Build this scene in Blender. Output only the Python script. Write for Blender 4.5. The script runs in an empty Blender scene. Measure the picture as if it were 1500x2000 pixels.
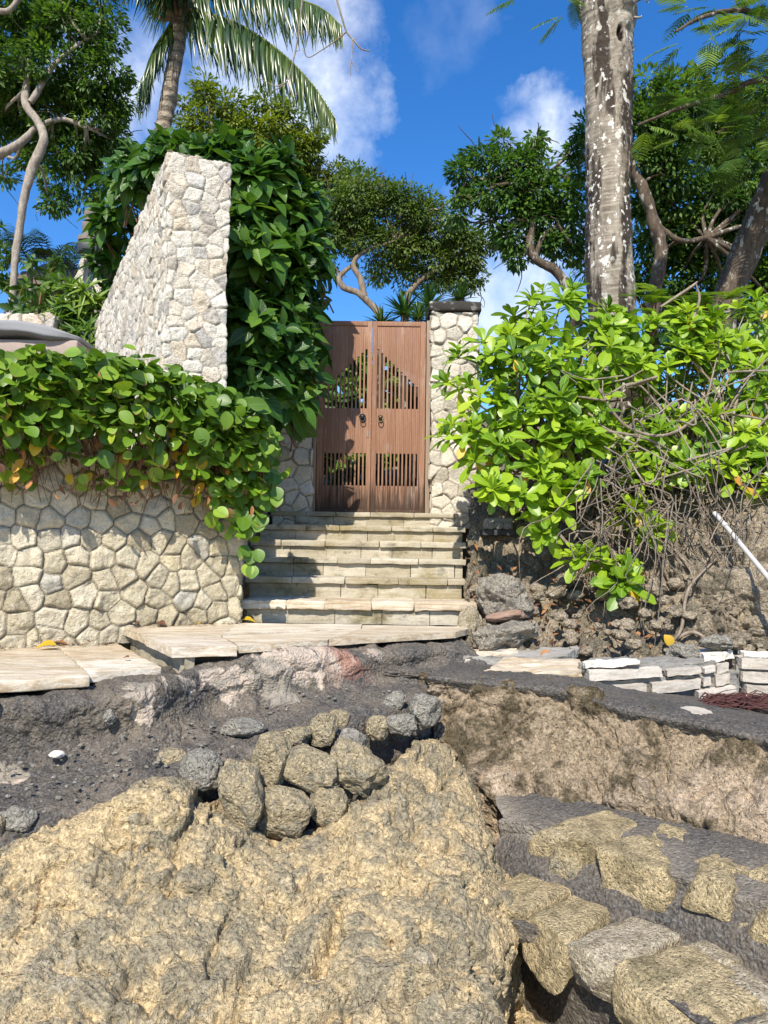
import bpy, math, random
import numpy as np
from mathutils import Vector, Matrix

# ------------------------------------------------------------ camera, sky, sun, exposure
S = bpy.context.scene
C = S.collection
PITCH, ROLL, FPX = math.atan(85 / 1500), math.radians(0.8), 1500.0
FW = np.array([0, math.cos(PITCH), math.sin(PITCH)])
UP0 = np.array([0, -math.sin(PITCH), math.cos(PITCH)])
RT0 = np.array([1.0, 0, 0])
RT = math.cos(ROLL) * RT0 + math.sin(ROLL) * UP0
UP = math.cos(ROLL) * UP0 - math.sin(ROLL) * RT0
cam = bpy.data.objects.new('camera', bpy.data.cameras.new('camera'))
C.objects.link(cam)
M = Matrix.Identity(4)
for i in range(3):
    M[i][0], M[i][1], M[i][2] = RT[i], UP[i], -FW[i]
cam.matrix_world = M
cam.data.sensor_width = 36
cam.data.lens = 36 * FPX / 2000
cam.data.clip_start, cam.data.clip_end = 0.05, 3000
S.camera = cam


def P(px, py, Y):
    """the point seen in the photograph at (px, py), standing Y metres away"""
    r = FW + (px - 750) / FPX * RT - (py - 1000) / FPX * UP
    return r * (Y / r[1])


EL, AZ = math.radians(45), math.radians(12)
LDIR = Vector((math.sin(AZ) * math.cos(EL), math.cos(AZ) * math.cos(EL), -math.sin(EL)))
sun = bpy.data.objects.new('sun', bpy.data.lights.new('sun', 'SUN'))
C.objects.link(sun)
sun.data.energy, sun.data.angle, sun.data.color = 4.6, math.radians(0.5), (1, 0.93, 0.81)
sun.rotation_euler = LDIR.to_track_quat('-Z', 'Y').to_euler()
S.view_settings.view_transform = 'Standard'
S.view_settings.look = 'None'
S.view_settings.exposure = 0.66
S.view_settings.gamma = 1


# ------------------------------------------------------------ node helper
class NT:
    def __init__(s, tree):
        s.t = tree
        tree.nodes.clear()

    def n(s, typ, ins=None, **props):
        nd = s.t.nodes.new('ShaderNode' + typ)
        for k, v in props.items():
            setattr(nd, k, v)
        for k, v in (ins or {}).items():
            sk = nd.inputs[k]
            if isinstance(v, bpy.types.NodeSocket):
                s.t.links.new(v, sk)
            else:
                if isinstance(v, tuple) and len(v) == 3 and sk.type == 'RGBA':
                    v = (*v, 1)
                sk.default_value = v
        return nd

    def coord(s, scale=(1, 1, 1), kind='Object'):
        tc = s.n('TexCoord').outputs[kind]
        return s.n('Mapping', {0: tc, 3: scale}).outputs[0]

    def noise(s, scale=5, detail=4, rough=.6, vec=None, dist=0, lac=2.0):
        i = {'Scale': scale, 'Detail': detail, 'Roughness': rough, 'Distortion': dist}
        if vec is not None:
            i['Vector'] = vec
        return s.n('TexNoise', i).outputs[0]

    def voro(s, scale=5, vec=None, feat='F1', out=0, rnd=1):
        i = {'Scale': scale, 'Randomness': rnd}
        if vec is not None:
            i['Vector'] = vec
        return s.n('TexVoronoi', i, feature=feat).outputs[out]

    def ramp(s, fac, stops):
        nd = s.n('ValToRGB', {0: fac})
        e = nd.color_ramp.elements
        while len(e) < len(stops):
            e.new(0.5)
        for el, (p, c) in zip(e, stops):
            el.position = p
            el.color = (c, c, c, 1) if isinstance(c, (int, float)) else (*c, 1)
        return nd.outputs[0]

    def step(s, fac, a, b, lo=0.0, hi=1.0):
        return s.n('MapRange', {0: fac, 1: a, 2: b, 3: lo, 4: hi}).outputs[0]

    def mix(s, fac, a, b, mode='MIX'):
        nd = s.n('Mix', data_type='RGBA', blend_type=mode)
        for k, v in ((0, fac), (6, a), (7, b)):
            if isinstance(v, bpy.types.NodeSocket):
                s.t.links.new(v, nd.inputs[k])
            else:
                nd.inputs[k].default_value = (*v, 1) if isinstance(v, tuple) else v
        return nd.outputs[2]

    def m(s, op, a, b=0.0, c=0.0):
        return s.n('Math', {0: a, 1: b, 2: c}, operation=op).outputs[0]

    def attr(s, name):
        return s.n('Attribute', attribute_name=name).outputs['Fac']

    def bump(s, h, strength=.5, dist=.01, normal=None):
        i = {'Height': h, 'Strength': strength, 'Distance': dist}
        if normal is not None:
            i['Normal'] = normal
        return s.n('Bump', i).outputs[0]

    def out(s, shader, world=False):
        o = s.n('OutputWorld' if world else 'OutputMaterial')
        s.t.links.new(shader, o.inputs[0])

    def bsdf(s, col, rough=.8, normal=None, spec=.3, metal=0.0):
        i = {'Base Color': col, 'Roughness': rough, 'Specular IOR Level': spec, 'Metallic': metal}
        if normal is not None:
            i['Normal'] = normal
        return s.n('BsdfPrincipled', i).outputs[0]


MATS = {}


def mat(name):
    m_ = bpy.data.materials.new(name)
    m_.use_nodes = True
    MATS[name] = m_
    return NT(m_.node_tree)


# ------------------------------------------------------------ world: clear blue sky with a few clouds
W = bpy.data.worlds.new('World')
S.world = W
W.use_nodes = True
t = NT(W.node_tree)
sky = t.n('TexSky', sky_type='NISHITA', sun_disc=False, sun_elevation=EL, sun_rotation=math.pi + AZ,
          altitude=100.0, air_density=1.0, dust_density=0.3, ozone_density=3.0)
skyc = t.n('HueSaturation', {'Hue': 0.508, 'Saturation': 1.34, 'Value': 1.42, 'Color': sky.outputs[0]}).outputs[0]
gen = t.n('TexCoord').outputs['Generated']
dirn = t.n('VectorMath', {0: gen}, operation='NORMALIZE').outputs[0]
warp = t.n('VectorMath', {0: t.n('TexNoise', {'Vector': dirn, 'Scale': 5.0, 'Detail': 7.0, 'Roughness': .62}).outputs[1], 1: (.5, .5, .5)}, operation='SUBTRACT').outputs[0]
wd = t.n('VectorMath', {0: warp, 1: (.27, .27, .27), 2: dirn}, operation='MULTIPLY_ADD').outputs[0]
mask = None
for px, py, rr, amt in ((610, 90, 115, .9), (600, 190, 125, 1.0), (510, 150, 110, .9), (635, 290, 95, .75), (690, 330, 60, .4), (745, 200, 45, .35),
                        (1115, 310, 80, .9), (1125, 260, 50, .55), (1085, 205, 36, .4), (1000, 560, 140, .9), (1080, 520, 110, .7), (940, 620, 110, .6),
                        (250, 220, 110, .8), (210, 150, 60, .5), (560, 620, 80, .6), (890, 30, 60, .13),
                        (-500, 300, 250, .8), (2100, 350, 300, .8), (1900, 700, 250, .7)):
    c = P(px, py, 10.0)
    c = c / np.linalg.norm(c)
    d = t.n('VectorMath', {0: wd, 1: tuple(c)}, operation='DISTANCE').outputs['Value']
    v = t.step(d, rr / 1500 * 1.2, rr / 1500 * .4, 0, amt)
    mask = v if mask is None else t.m('MAXIMUM', mask, v)
brk = t.step(t.noise(9, 8, .62, dirn), .36, .58, .25, 1.05)
mask = t.m('MULTIPLY', mask, brk)
lp = t.n('Mix', data_type='RGBA')
cloudc = t.mix(t.step(t.noise(6, 5, .55, dirn), .3, .7), (5.0, 6.0, 7.8), (7.2, 7.6, 8.3))
skyf = t.mix(t.m('MULTIPLY', mask, .92), skyc, cloudc)
bg = t.n('Background', {'Color': skyf, 'Strength': 0.1})
t.out(bg.outputs[0], True)


# ------------------------------------------------------------ numpy noise
def _hash(ix, iy, iz, s):
    h = (ix.astype(np.int64) * 374761393 + iy.astype(np.int64) * 668265263 + iz.astype(np.int64) * 2147483647 + s * 974634541) & 0xffffffff
    h = ((h ^ (h >> 13)) * 1274126177) & 0xffffffff
    h = ((h ^ (h >> 16)) * 2246822519) & 0xffffffff
    return ((h ^ (h >> 15)) & 0xffffff) / float(0xffffff)


def vnoise(p, s=0):
    i = np.floor(p).astype(np.int64)
    f = p - i
    u = f * f * f * (f * (f * 6 - 15) + 10)
    r = 0
    for dx in (0, 1):
        wx = u[:, 0] if dx else 1 - u[:, 0]
        for dy in (0, 1):
            wy = wx * (u[:, 1] if dy else 1 - u[:, 1])
            for dz in (0, 1):
                w = wy * (u[:, 2] if dz else 1 - u[:, 2])
                r = r + w * _hash(i[:, 0] + dx, i[:, 1] + dy, i[:, 2] + dz, s)
    return r * 2 - 1


def fbm(p, octv=4, scale=1.0, gain=.5, s=0, ridged=False):
    r, a, f = 0, 1.0, scale
    for o in range(octv):
        n_ = vnoise(p * f + o * 17.3, s + o)
        if ridged:
            n_ = 1 - 2 * np.abs(n_)
        r = r + a * n_
        a *= gain
        f *= 2.03
    return r


def worley(p, scale, s=0):
    """3-D cellular noise: F1, F2 and the id of the nearest cell"""
    q = p * scale
    i = np.floor(q).astype(np.int64)
    d1 = np.full(len(q), 9.0)
    d2 = d1.copy()
    cid = np.zeros(len(q))
    for dx in (-1, 0, 1):
        for dy in (-1, 0, 1):
            for dz in (-1, 0, 1):
                j = i + np.array([dx, dy, dz])
                o = np.stack([_hash(j[:, 0], j[:, 1], j[:, 2], s + k) for k in (1, 2, 3)], 1)
                d = np.linalg.norm(j + o - q, axis=1)
                near = d < d1
                d2 = np.where(near, d1, np.minimum(d2, d))
                cid = np.where(near, o[:, 0], cid)
                d1 = np.where(near, d, d1)
    return d1, d2, cid


def sstep(x, a, b):
    u = np.clip((x - a) / (b - a), 0, 1)
    return u * u * (3 - 2 * u)


# ------------------------------------------------------------ objects
def tag(o, label=None, cat=None, group=None, kind=None):
    for k, v in (('label', label), ('category', cat), ('group', group), ('kind', kind)):
        if v:
            o[k] = v
    if label and not kind:
        o['kind'] = 'thing'
    return o


def thing(name, loc, label, cat, group=None):
    o = bpy.data.objects.new(name, None)
    C.objects.link(o)
    o.location = Vector(loc)
    o.empty_display_size = .1
    return tag(o, label, cat, group)


def world_loc(o):
    v = Vector((0, 0, 0))
    while o is not None:
        v += o.location
        o = o.parent
    return np.array(v)


def make(name, V, F, m_, parent=None, attrs=None, smooth=True, loc=None):
    """ONE mesh object from numpy vertices (world space) and faces of equal size"""
    V = np.asarray(V, dtype=np.float64)
    F = np.asarray(F, dtype=np.int64)
    if parent is not None:
        base = world_loc(parent)
        off = np.zeros(3)
    else:
        off = np.array([V[:, 0].mean(), V[:, 1].mean(), V[:, 2].min()]) if loc is None else np.asarray(loc, float)
        base = off
    me = bpy.data.meshes.new(name)
    k = F.shape[1]
    me.vertices.add(len(V))
    me.vertices.foreach_set('co', (V - base).astype(np.float32).ravel())
    me.loops.add(F.size)
    me.loops.foreach_set('vertex_index', F.astype(np.int32).ravel())
    me.polygons.add(len(F))
    me.polygons.foreach_set('loop_start', (np.arange(len(F)) * k).astype(np.int32))
    me.polygons.foreach_set('loop_total', np.full(len(F), k, np.int32))
    me.polygons.foreach_set('use_smooth', np.full(len(F), smooth, bool))
    for a, v in (attrs or {}).items():
        at = me.attributes.new(a, 'FLOAT', 'POINT')
        at.data.foreach_set('value', np.asarray(v, np.float32))
    me.update(calc_edges=True)
    me.validate()
    o = bpy.data.objects.new(name, me)
    C.objects.link(o)
    if m_ is not None:
        me.materials.append(MATS[m_])
    if parent is not None:
        o.parent = parent
    else:
        o.location = Vector(off)
    return o


class Bag:
    """collects pieces of geometry that belong to one mesh"""
    def __init__(s):
        s.V, s.F, s.A, s.n = [], [], {}, 0

    def add(s, V, F, **attrs):
        V = np.asarray(V, float)
        s.V.append(V)
        s.F.append(np.asarray(F) + s.n)
        for k, v in attrs.items():
            s.A.setdefault(k, []).append(np.broadcast_to(np.asarray(v, float), (len(V),)))
        s.n += len(V)

    def make(s, name, m_, parent=None, smooth=True, loc=None):
        return make(name, np.concatenate(s.V), np.concatenate(s.F), m_, parent, {k: np.concatenate(v) for k, v in s.A.items()}, smooth, loc)


def grid_faces(nu, nv, wrap=False):
    """quads of an nu x nv vertex grid stored row by row (index = i * nv + j)"""
    i = np.arange(nu if wrap else nu - 1)
    j = np.arange(nv - 1)
    I, J = np.meshgrid(i, j, indexing='ij')
    I2 = (I + 1) % nu
    return np.stack([I * nv + J, I2 * nv + J, I2 * nv + J + 1, I * nv + J + 1], -1).reshape(-1, 4)


def catmull(ctrl, n):
    """resample along axis 0 with a Catmull-Rom spline"""
    c = np.asarray(ctrl, float)
    k = len(c)
    x = np.linspace(0, k - 1, n)
    i = np.clip(np.floor(x).astype(int), 0, k - 2)
    f = (x - i).reshape((-1,) + (1,) * (c.ndim - 1))
    ext = np.concatenate([2 * c[:1] - c[1:2], c, 2 * c[-1:] - c[-2:-1]])
    p0, p1, p2, p3 = ext[i], ext[i + 1], ext[i + 2], ext[i + 3]
    return .5 * (2 * p1 + (p2 - p0) * f + (2 * p0 - 5 * p1 + 4 * p2 - p3) * f ** 2 + (3 * p1 - p0 - 3 * p2 + p3) * f ** 3)


def lerp_rows(ctrl, n):
    c = np.asarray(ctrl, float)
    x = np.linspace(0, len(c) - 1, n)
    i = np.clip(np.floor(x).astype(int), 0, len(c) - 2)
    f = (x - i).reshape((-1,) + (1,) * (c.ndim - 1))
    return c[i] * (1 - f) + c[i + 1] * f


def loft(rows, nr, nc, crisp=False):
    """rows of control points -> a smooth nr x nc grid of points and its normals"""
    g = (lerp_rows if crisp else catmull)(np.asarray(rows, float), nr)
    g = np.swapaxes(catmull(np.swapaxes(g, 0, 1), nc), 0, 1)
    du = np.gradient(g, axis=0)
    dv = np.gradient(g, axis=1)
    nn = np.cross(dv, du)
    nn /= np.linalg.norm(nn, axis=2, keepdims=True) + 1e-9
    if (nn * -g).sum() < 0:
        nn = -nn
    return g, nn


def tube(pts, rad, sides=6, n=None):
    pts = np.asarray(pts, float)
    rad = np.broadcast_to(np.asarray(rad, float), (len(pts),)) if np.ndim(rad) else np.full(len(pts), rad)
    if n:
        rad = catmull(rad[:, None], n)[:, 0]
        pts = catmull(pts, n)
    d = np.gradient(pts, axis=0)
    d /= np.linalg.norm(d, axis=1, keepdims=True) + 1e-9
    a = np.array([1, 0, 0]) if abs(d[0, 0]) < .8 else np.array([0, 1, 0])
    U = []
    u = np.cross(d[0], a)
    for k in range(len(pts)):
        u = u - d[k] * (u @ d[k])
        u /= np.linalg.norm(u) + 1e-9
        U.append(u)
    U = np.array(U)
    Wv = np.cross(d, U)
    ang = np.arange(sides) / sides * 2 * math.pi
    ring = U[:, None] * np.cos(ang)[None, :, None] + Wv[:, None] * np.sin(ang)[None, :, None]
    V = pts[:, None] + ring * rad[:, None, None]
    V = np.concatenate([V, V[:, :1]], 1)
    return V.reshape(-1, 3), grid_faces(len(pts), sides + 1)


def box_faces(lo, hi, res, r=0.0):
    """a box as six grids, its edges rounded with radius r"""
    lo, hi = np.asarray(lo, float), np.asarray(hi, float)
    Vs, Fs, n = [], [], 0
    for ax in range(3):
        a, b = (ax + 1) % 3, (ax + 2) % 3
        na = max(2, int((hi[a] - lo[a]) / res) + 2)
        nb = max(2, int((hi[b] - lo[b]) / res) + 2)

        def lin(q, k):
            if r and hi[q] - lo[q] > 2.2 * r:
                return np.concatenate([[lo[q], lo[q] + r * .4], np.linspace(lo[q] + r, hi[q] - r, k), [hi[q] - r * .4, hi[q]]])
            return np.linspace(lo[q], hi[q], k)
        la, lb = lin(a, na), lin(b, nb)
        A, B = np.meshgrid(la, lb, indexing='ij')
        for sgn in (0, 1):
            v = np.zeros(A.shape + (3,))
            v[..., a], v[..., b], v[..., ax] = A, B, (hi if sgn else lo)[ax]
            f = grid_faces(len(la), len(lb))
            Vs.append(v.reshape(-1, 3))
            Fs.append((f if sgn else f[:, ::-1]) + n)
            n += A.size
    V = np.concatenate(Vs)
    if r:
        inn = np.clip(V, lo + r, hi - r)
        dv = V - inn
        V = inn + dv * (r / np.maximum(np.linalg.norm(dv, axis=1, keepdims=True), r))
    return V, np.concatenate(Fs)


def rough_box(lo, hi, res=.03, r=.006, amp=.004, sc=9, seed=0, Mx=None):
    V, F = box_faces(lo, hi, res, r)
    if amp:
        V = V + amp * np.stack([fbm(V + seed * 3.7, 3, sc, s=seed + k * 7) for k in range(3)], 1)
    if Mx is not None:
        Mx = np.array(Mx)
        V = V @ Mx[:3, :3].T + Mx[:3, 3]
    return V, F


def rotz(a, loc=(0, 0, 0)):
    m_ = np.eye(4)
    m_[:2, :2] = [[math.cos(a), -math.sin(a)], [math.sin(a), math.cos(a)]]
    m_[:3, 3] = loc
    return m_


def stone(c, size, seed, tilt=0.0, yaw=0.0, n=26, rough=.16, cuts=7, boxy=2):
    """one irregular stone: a cube-sphere with flat cuts, pits and lumps"""
    rs = np.random.RandomState(seed)
    V, F = box_faces((-1, -1, -1), (1, 1, 1), 2.0 / n)
    V = V / np.linalg.norm(V, axis=1, keepdims=True)
    U = V.copy()
    if boxy > 2:
        V = V / (np.abs(V) ** boxy).sum(1, keepdims=True) ** (1.0 / boxy)
    for k in range(cuts):
        d = rs.normal(size=3)
        d /= np.linalg.norm(d)
        h = rs.uniform(.62, .88) * (1.22 if boxy > 2 else 1)
        e = np.maximum(V @ d - h, 0)
        V = V - e[:, None] * d * .9
    V = V + U * (fbm(U + seed, 4, 1.7, .55, seed) * rough)[:, None]
    f1, f2, _ = worley(U + seed * 1.3, 5.0, seed)
    V = V + U * ((f1 - .5) * rough * .35)[:, None]
    hgt = fbm(U + seed, 3, 4.0, .5, seed + 5)
    V = V * np.asarray(size)
    ct, st = math.cos(tilt), math.sin(tilt)
    V = V @ np.array([[ct, 0, -st], [0, 1, 0], [st, 0, ct]])
    cy, sy = math.cos(yaw), math.sin(yaw)
    V = V @ np.array([[cy, sy, 0], [-sy, cy, 0], [0, 0, 1]])
    return V + np.asarray(c), F, hgt


# ------------------------------------------------------------ leaves
def leaf_t(widths, fold=.12, curl=.15, cup=0.0):
    """leaf template: length 1 along y, three vertices across per station, attributes t and w"""
    n_ = len(widths)
    V, T, Wd = [], [], []
    for k, w in enumerate(widths):
        y = k / (n_ - 1)
        z = -curl * y * y
        for s_ in (-1, 0, 1):
            V.append((s_ * w, y, z + abs(s_) * (fold * w) - cup * abs(s_) * w * w))
            T.append(y)
            Wd.append(s_)
    F = []
    for k in range(n_ - 1):
        for j in (0, 1):
            a = k * 3 + j
            F.append((a, a + 1, a + 4, a + 3))
    return np.array(V), np.array(F), np.array(T), np.array(Wd, float)


ROUND = leaf_t([.10, .34, .45, .47, .42, .29, .09], .18, .12)
OBOV = leaf_t([.03, .05, .10, .16, .205, .20, .07], .25, .22)
LANC = leaf_t([.02, .07, .14, .19, .215, .19, .11, .015], .3, .25)
SMALL = leaf_t([.03, .22, .03], .3, .15)
BLADE = leaf_t([.035, .04, .03, .004], .5, .5)


def norm(v):
    return v / (np.linalg.norm(v, axis=-1, keepdims=True) + 1e-9)


def scatter(tpl, pos, dr, up, size, rnd, bag, wscale=1.0):
    V, F, T, Wd = tpl
    pos, dr, up = np.asarray(pos), norm(np.asarray(dr)), np.asarray(up)
    x = norm(np.cross(dr, up))
    z = np.cross(x, dr)
    size = np.asarray(size).reshape(-1, 1, 1)
    wv = V[None] * np.array([1.0, 1.0, 1.0])
    pts = pos[:, None] + size * (x[:, None] * (wv[..., 0:1] * np.asarray(wscale).reshape(-1, 1, 1)) + dr[:, None] * wv[..., 1:2] + z[:, None] * wv[..., 2:3])
    n_, k = len(pos), len(V)
    FF = (F[None] + (np.arange(n_) * k)[:, None, None]).reshape(-1, F.shape[1])
    bag.add(pts.reshape(-1, 3), FF, rnd=np.repeat(rnd, k), t=np.tile(T, n_), w=np.tile(Wd, n_))


def rand_dirs(rs, n_):
    return norm(rs.normal(size=(n_, 3)))


def rosettes(bag, centers, axes, rs, tpl, n_leaf, size, spread=(35, 85), upright=.35, rnd_rng=(0, 1), wscale=1.0):
    """whorls of leaves round twig tips"""
    for c, a in zip(centers, axes):
        a = norm(np.asarray(a, float))
        q = norm(np.cross(a, rs.normal(size=3)))
        b = np.cross(a, q)
        n_ = rs.randint(*n_leaf)
        k = np.arange(n_)
        th = k * 2.39996 + rs.uniform(0, 6.3)
        el = np.radians(np.linspace(spread[0], spread[1], n_) + rs.uniform(-9, 9, n_))
        rad = np.cos(th)[:, None] * q + np.sin(th)[:, None] * b
        dr = np.cos(el)[:, None] * a + np.sin(el)[:, None] * rad
        up = norm(a * 1.0 + rs.normal(size=(n_, 3)) * .18 + np.array([0, 0, .25]))
        sz = rs.uniform(*size, n_) * (.6 + .4 * k / max(1, n_ - 1)) * rs.uniform(.8, 1.12)
        base = c - a * (.05 * sz[:, None] * k[:, None] / n_)
        r0 = rs.uniform(*rnd_rng)
        scatter(tpl, base, dr, up, sz, np.clip(r0 * .6 + rs.uniform(*rnd_rng, n_) * .4, 0, 1), bag, wscale)


def crown(bag, blobs, rs, leaf, tufts, per, tuft_r, tpl=SMALL, droop=.35, shell=.45, flat=1.0):
    """a tree's crown: tufts of small leaves spread through uneven lobes; returns the lobes' centres"""
    cs = []
    for b in blobs:
        px, py, Y, r = b
        c = P(px, py, Y)
        R = r / FPX * Y
        cs.append(c)
        n_ = max(3, int(tufts * R * R))
        d = rand_dirs(rs, n_)
        q = c + d * (R * (shell + (1 - shell) * rs.uniform(0, 1, (n_, 1)) ** .6)) * np.array([1, 1, flat])
        tr = tuft_r * rs.uniform(.6, 1.25, (n_, 1))
        m_ = n_ * per
        tc = np.repeat(q, per, 0)
        td = np.repeat(d, per, 0)
        o = rand_dirs(rs, m_) * rs.uniform(.15, 1, (m_, 1)) ** .5
        pos = tc + o * np.repeat(tr, per, 0) * np.array([1, 1, .75])
        dr = norm(o + td * .5 + np.array([0, 0, -droop]))
        up = norm(rs.normal(size=(m_, 3)) * .5 + np.array([0, 0, 1.0]) + td * .4)
        rr = np.repeat(rs.uniform(0, 1, n_), per) * .65 + rs.uniform(0, .35, m_)
        scatter(tpl, pos, dr, up, leaf * rs.uniform(.65, 1.25, m_), rr, bag)
    return cs


def limbs(bag, base, targets, rs, r0, r1, wob=.25, sag=0.0, sides=5, n=9):
    for tg in targets:
        base_, tg = np.asarray(base, float), np.asarray(tg, float)
        L = np.linalg.norm(tg - base_)
        m1 = base_ + (tg - base_) * .35 + rs.normal(size=3) * L * wob * .35 + np.array([0, 0, sag * L])
        m2 = base_ + (tg - base_) * .7 + rs.normal(size=3) * L * wob * .3
        V, F = tube([base_, m1, m2, tg], [r0, r0 * .75, r1 * 1.5, r1], sides, n)
        bag.add(V, F)


# ------------------------------------------------------------ materials
def leaf_mat(name, stops, rough=.35, trans=.35, tip=None, rib=None, spec=.5, veins=0.0):
    t = mat(name)
    r = t.attr('rnd')
    col = t.ramp(r, stops)
    if rib:
        aw = t.m('ABSOLUTE', t.attr('w'))
        col = t.mix(t.step(aw, .16, .0, 0, .75), col, rib)
    if tip:
        lo, hi, c1, c2 = tip
        k = t.m('MULTIPLY', t.step(t.m('ADD', t.attr('t'), t.m('MULTIPLY', t.noise(25, 3, .6, t.coord()), .3)), lo, hi), t.step(r, .55, .75))
        col = t.mix(k, col, t.mix(t.step(t.attr('t'), hi, 1.0), c1, c2))
    col = t.mix(t.step(t.noise(14, 3, .6, t.coord()), .35, .7, 0, .3), col, t.mix(1.0, col, (.6, .65, .6), 'MULTIPLY'))
    nrm = None
    if veins:
        vv = t.m('ABSOLUTE', t.m('SINE', t.m('ADD', t.m('MULTIPLY', t.attr('t'), 28.0), t.m('MULTIPLY', t.m('ABSOLUTE', t.attr('w')), -7.0))))
        nrm = t.bump(vv, veins, .004)
        col = t.mix(t.step(vv, .22, .05, 0, .45), col, rib or stops[-1][1])
    p = t.bsdf(col, rough, nrm, spec)
    tr = t.n('BsdfTranslucent', {'Color': t.mix(1.0, col, (1.25, 1.3, .55), 'MULTIPLY')}).outputs[0]
    t.out(t.n('MixShader', {0: trans, 1: p, 2: tr}).outputs[0])


leaf_mat('vine_leaf', [(0, (.06, .13, .010)), (.5, (.125, .235, .014)), (.8, (.22, .34, .024)), (1, (.33, .42, .03))], .45, .28,
         (1.0, 1.12, (.42, .40, .05), (.30, .13, .05)), (.13, .24, .05))
leaf_mat('yellow_leaf', [(0, (.55, .30, .02)), (.6, (.62, .42, .03)), (1, (.5, .2, .03))], .5, .3)
leaf_mat('dry_leaf', [(0, (.10, .042, .02)), (.5, (.20, .085, .032)), (1, (.36, .16, .05))], .7, .1)
leaf_mat('bush_leaf', [(0, (.016, .052, .008)), (.45, (.038, .105, .012)), (.8, (.09, .19, .02)), (1, (.18, .29, .035))], .38, .3, None, (.10, .19, .05), .3, .35)
leaf_mat('salt_leaf', [(0, (.06, .135, .008)), (.3, (.15, .28, .012)), (.5, (.24, .38, .014)), (.75, (.34, .48, .02)), (.95, (.46, .56, .035)), (1, (.60, .52, .04))], .40, .35, None, (.36, .50, .12), .5)
leaf_mat('tree_leaf', [(0, (.03, .072, .014)), (.5, (.075, .155, .024)), (1, (.17, .27, .04))], .5, .42)
leaf_mat('tree_leaf_yellow', [(0, (.06, .095, .012)), (.5, (.16, .22, .022)), (1, (.29, .33, .03))], .5, .42)
leaf_mat('tree_leaf_olive', [(0, (.04, .08, .018)), (.5, (.105, .17, .03)), (1, (.22, .29, .055))], .6, .42)
leaf_mat('tree_leaf_bluish', [(0, (.028, .080, .020)), (.5, (.075, .165, .03)), (1, (.16, .27, .045))], .5, .42)
leaf_mat('feather_leaf', [(0, (.04, .10, .016)), (.5, (.10, .19, .025)), (1, (.20, .29, .035))], .5, .35)
leaf_mat('palm_leaf', [(0, (.018, .045, .012)), (.5, (.05, .095, .022)), (.85, (.12, .17, .03)), (1, (.30, .30, .05))], .3, .3, None, None, .6)
leaf_mat('spiky_leaf', [(0, (.02, .06, .015)), (.6, (.06, .14, .03)), (1, (.14, .22, .05))], .4, .2)
leaf_mat('garden_leaf', [(0, (.03, .08, .01)), (.5, (.09, .18, .02)), (1, (.25, .36, .04))], .5, .35)


def bark_mat(name, c0, c1, rough=.9, scale=(8, 8, 2.5), bump=.6, spots=None, rings=0.0):
    t = mat(name)
    v = t.coord(scale)
    n1 = t.noise(2.2, 6, .65, v)
    n2 = t.noise(14, 4, .6, v)
    col = t.mix(t.step(n1, .35, .65), c0, c1)
    col = t.mix(t.step(n2, .4, .75, 0, .55), col, tuple(x * .4 for x in c0))
    h = t.m('ADD', n1, t.m('MULTIPLY', n2, .5))
    if rings:
        z = t.n('SeparateXYZ', {0: t.coord()}).outputs[2]
        w = t.m('SINE', t.m('ADD', t.m('MULTIPLY', z, rings), t.m('MULTIPLY', n1, 5.0)))
        h = t.m('ADD', h, t.m('MULTIPLY', w, .7))
        col = t.mix(t.step(w, -.5, -.95, 0, .7), col, tuple(x * .35 for x in c0))
    if spots:
        sp = t.noise(spots[0], 4, .68, t.coord(spots[2]))
        k = t.m('MULTIPLY', t.step(sp, .56, .60), t.step(t.noise(1.6, 3, .6, t.coord()), .40, .56, .25, 1.0))
        col = t.mix(k, col, spots[1])
    t.out(t.bsdf(col, rough, t.bump(h, bump, .02), .2))


bark_mat('bark', (.16, .12, .085), (.30, .245, .19))
bark_mat('bark_pale', (.22, .18, .14), (.42, .37, .31))
bark_mat('bark_dark', (.06, .045, .03), (.14, .105, .075), spots=(9, (.40, .38, .33), (1, 1, .6)))
bark_mat('palm_bark', (.20, .155, .11), (.42, .36, .28), scale=(5, 5, 9), rings=42, bump=.9)
bark_mat('twig', (.20, .155, .11), (.36, .30, .235))
bark_mat('twig_brown', (.13, .065, .035), (.25, .13, .075))
bark_mat('dry_fibre', (.16, .10, .06), (.32, .22, .14))

# big trunk: grey bark, black weathered bands, white lichen
t = mat('lichen_bark')
v = t.coord((3, 3, .55))
base = t.mix(t.step(t.noise(2.0, 5, .6, t.coord((4, 4, 1.6))), .35, .65), (.16, .132, .10), (.29, .25, .20))
rngs = t.noise(1.6, 5, .6, t.coord((3, 3, 26)))
base = t.mix(t.step(rngs, .52, .62, 0, .45), base, (.45, .40, .32))
dk = t.step(t.noise(1.7, 4, .62, v), .475, .545)
base = t.mix(dk, base, t.mix(t.noise(30, 3, .6, t.coord()), (.018, .014, .011), (.075, .058, .045)))
ls = t.noise(17, 3.5, .55, t.coord((1, 1, .75)))
lk = t.m('MULTIPLY', t.step(ls, .595, .62), t.step(t.noise(1.7, 3, .6, t.coord((1.4, 1.4, .6))), .40, .55, .15, 1.0))
ls2 = t.m('MULTIPLY', t.step(t.noise(6.5, 5, .65, t.coord((1, 1, .8))), .60, .64), t.step(t.noise(1.1, 3, .6, t.coord((1.2, 1.2, .4))), .47, .57))
lk = t.m('MAXIMUM', lk, ls2)
base = t.mix(lk, base, t.mix(t.noise(40, 2, .5, t.coord()), (.50, .47, .41), (.70, .68, .62)))
base = t.mix(t.attr('hole'), base, (.012, .008, .006))  # near-black colour paints rotten wood and the shade inside hollow and crack
h = t.m('ADD', t.m('ADD', t.m('MULTIPLY', rngs, .8), t.m('MULTIPLY', lk, .25)), t.noise(25, 4, .6, t.coord()))
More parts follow.
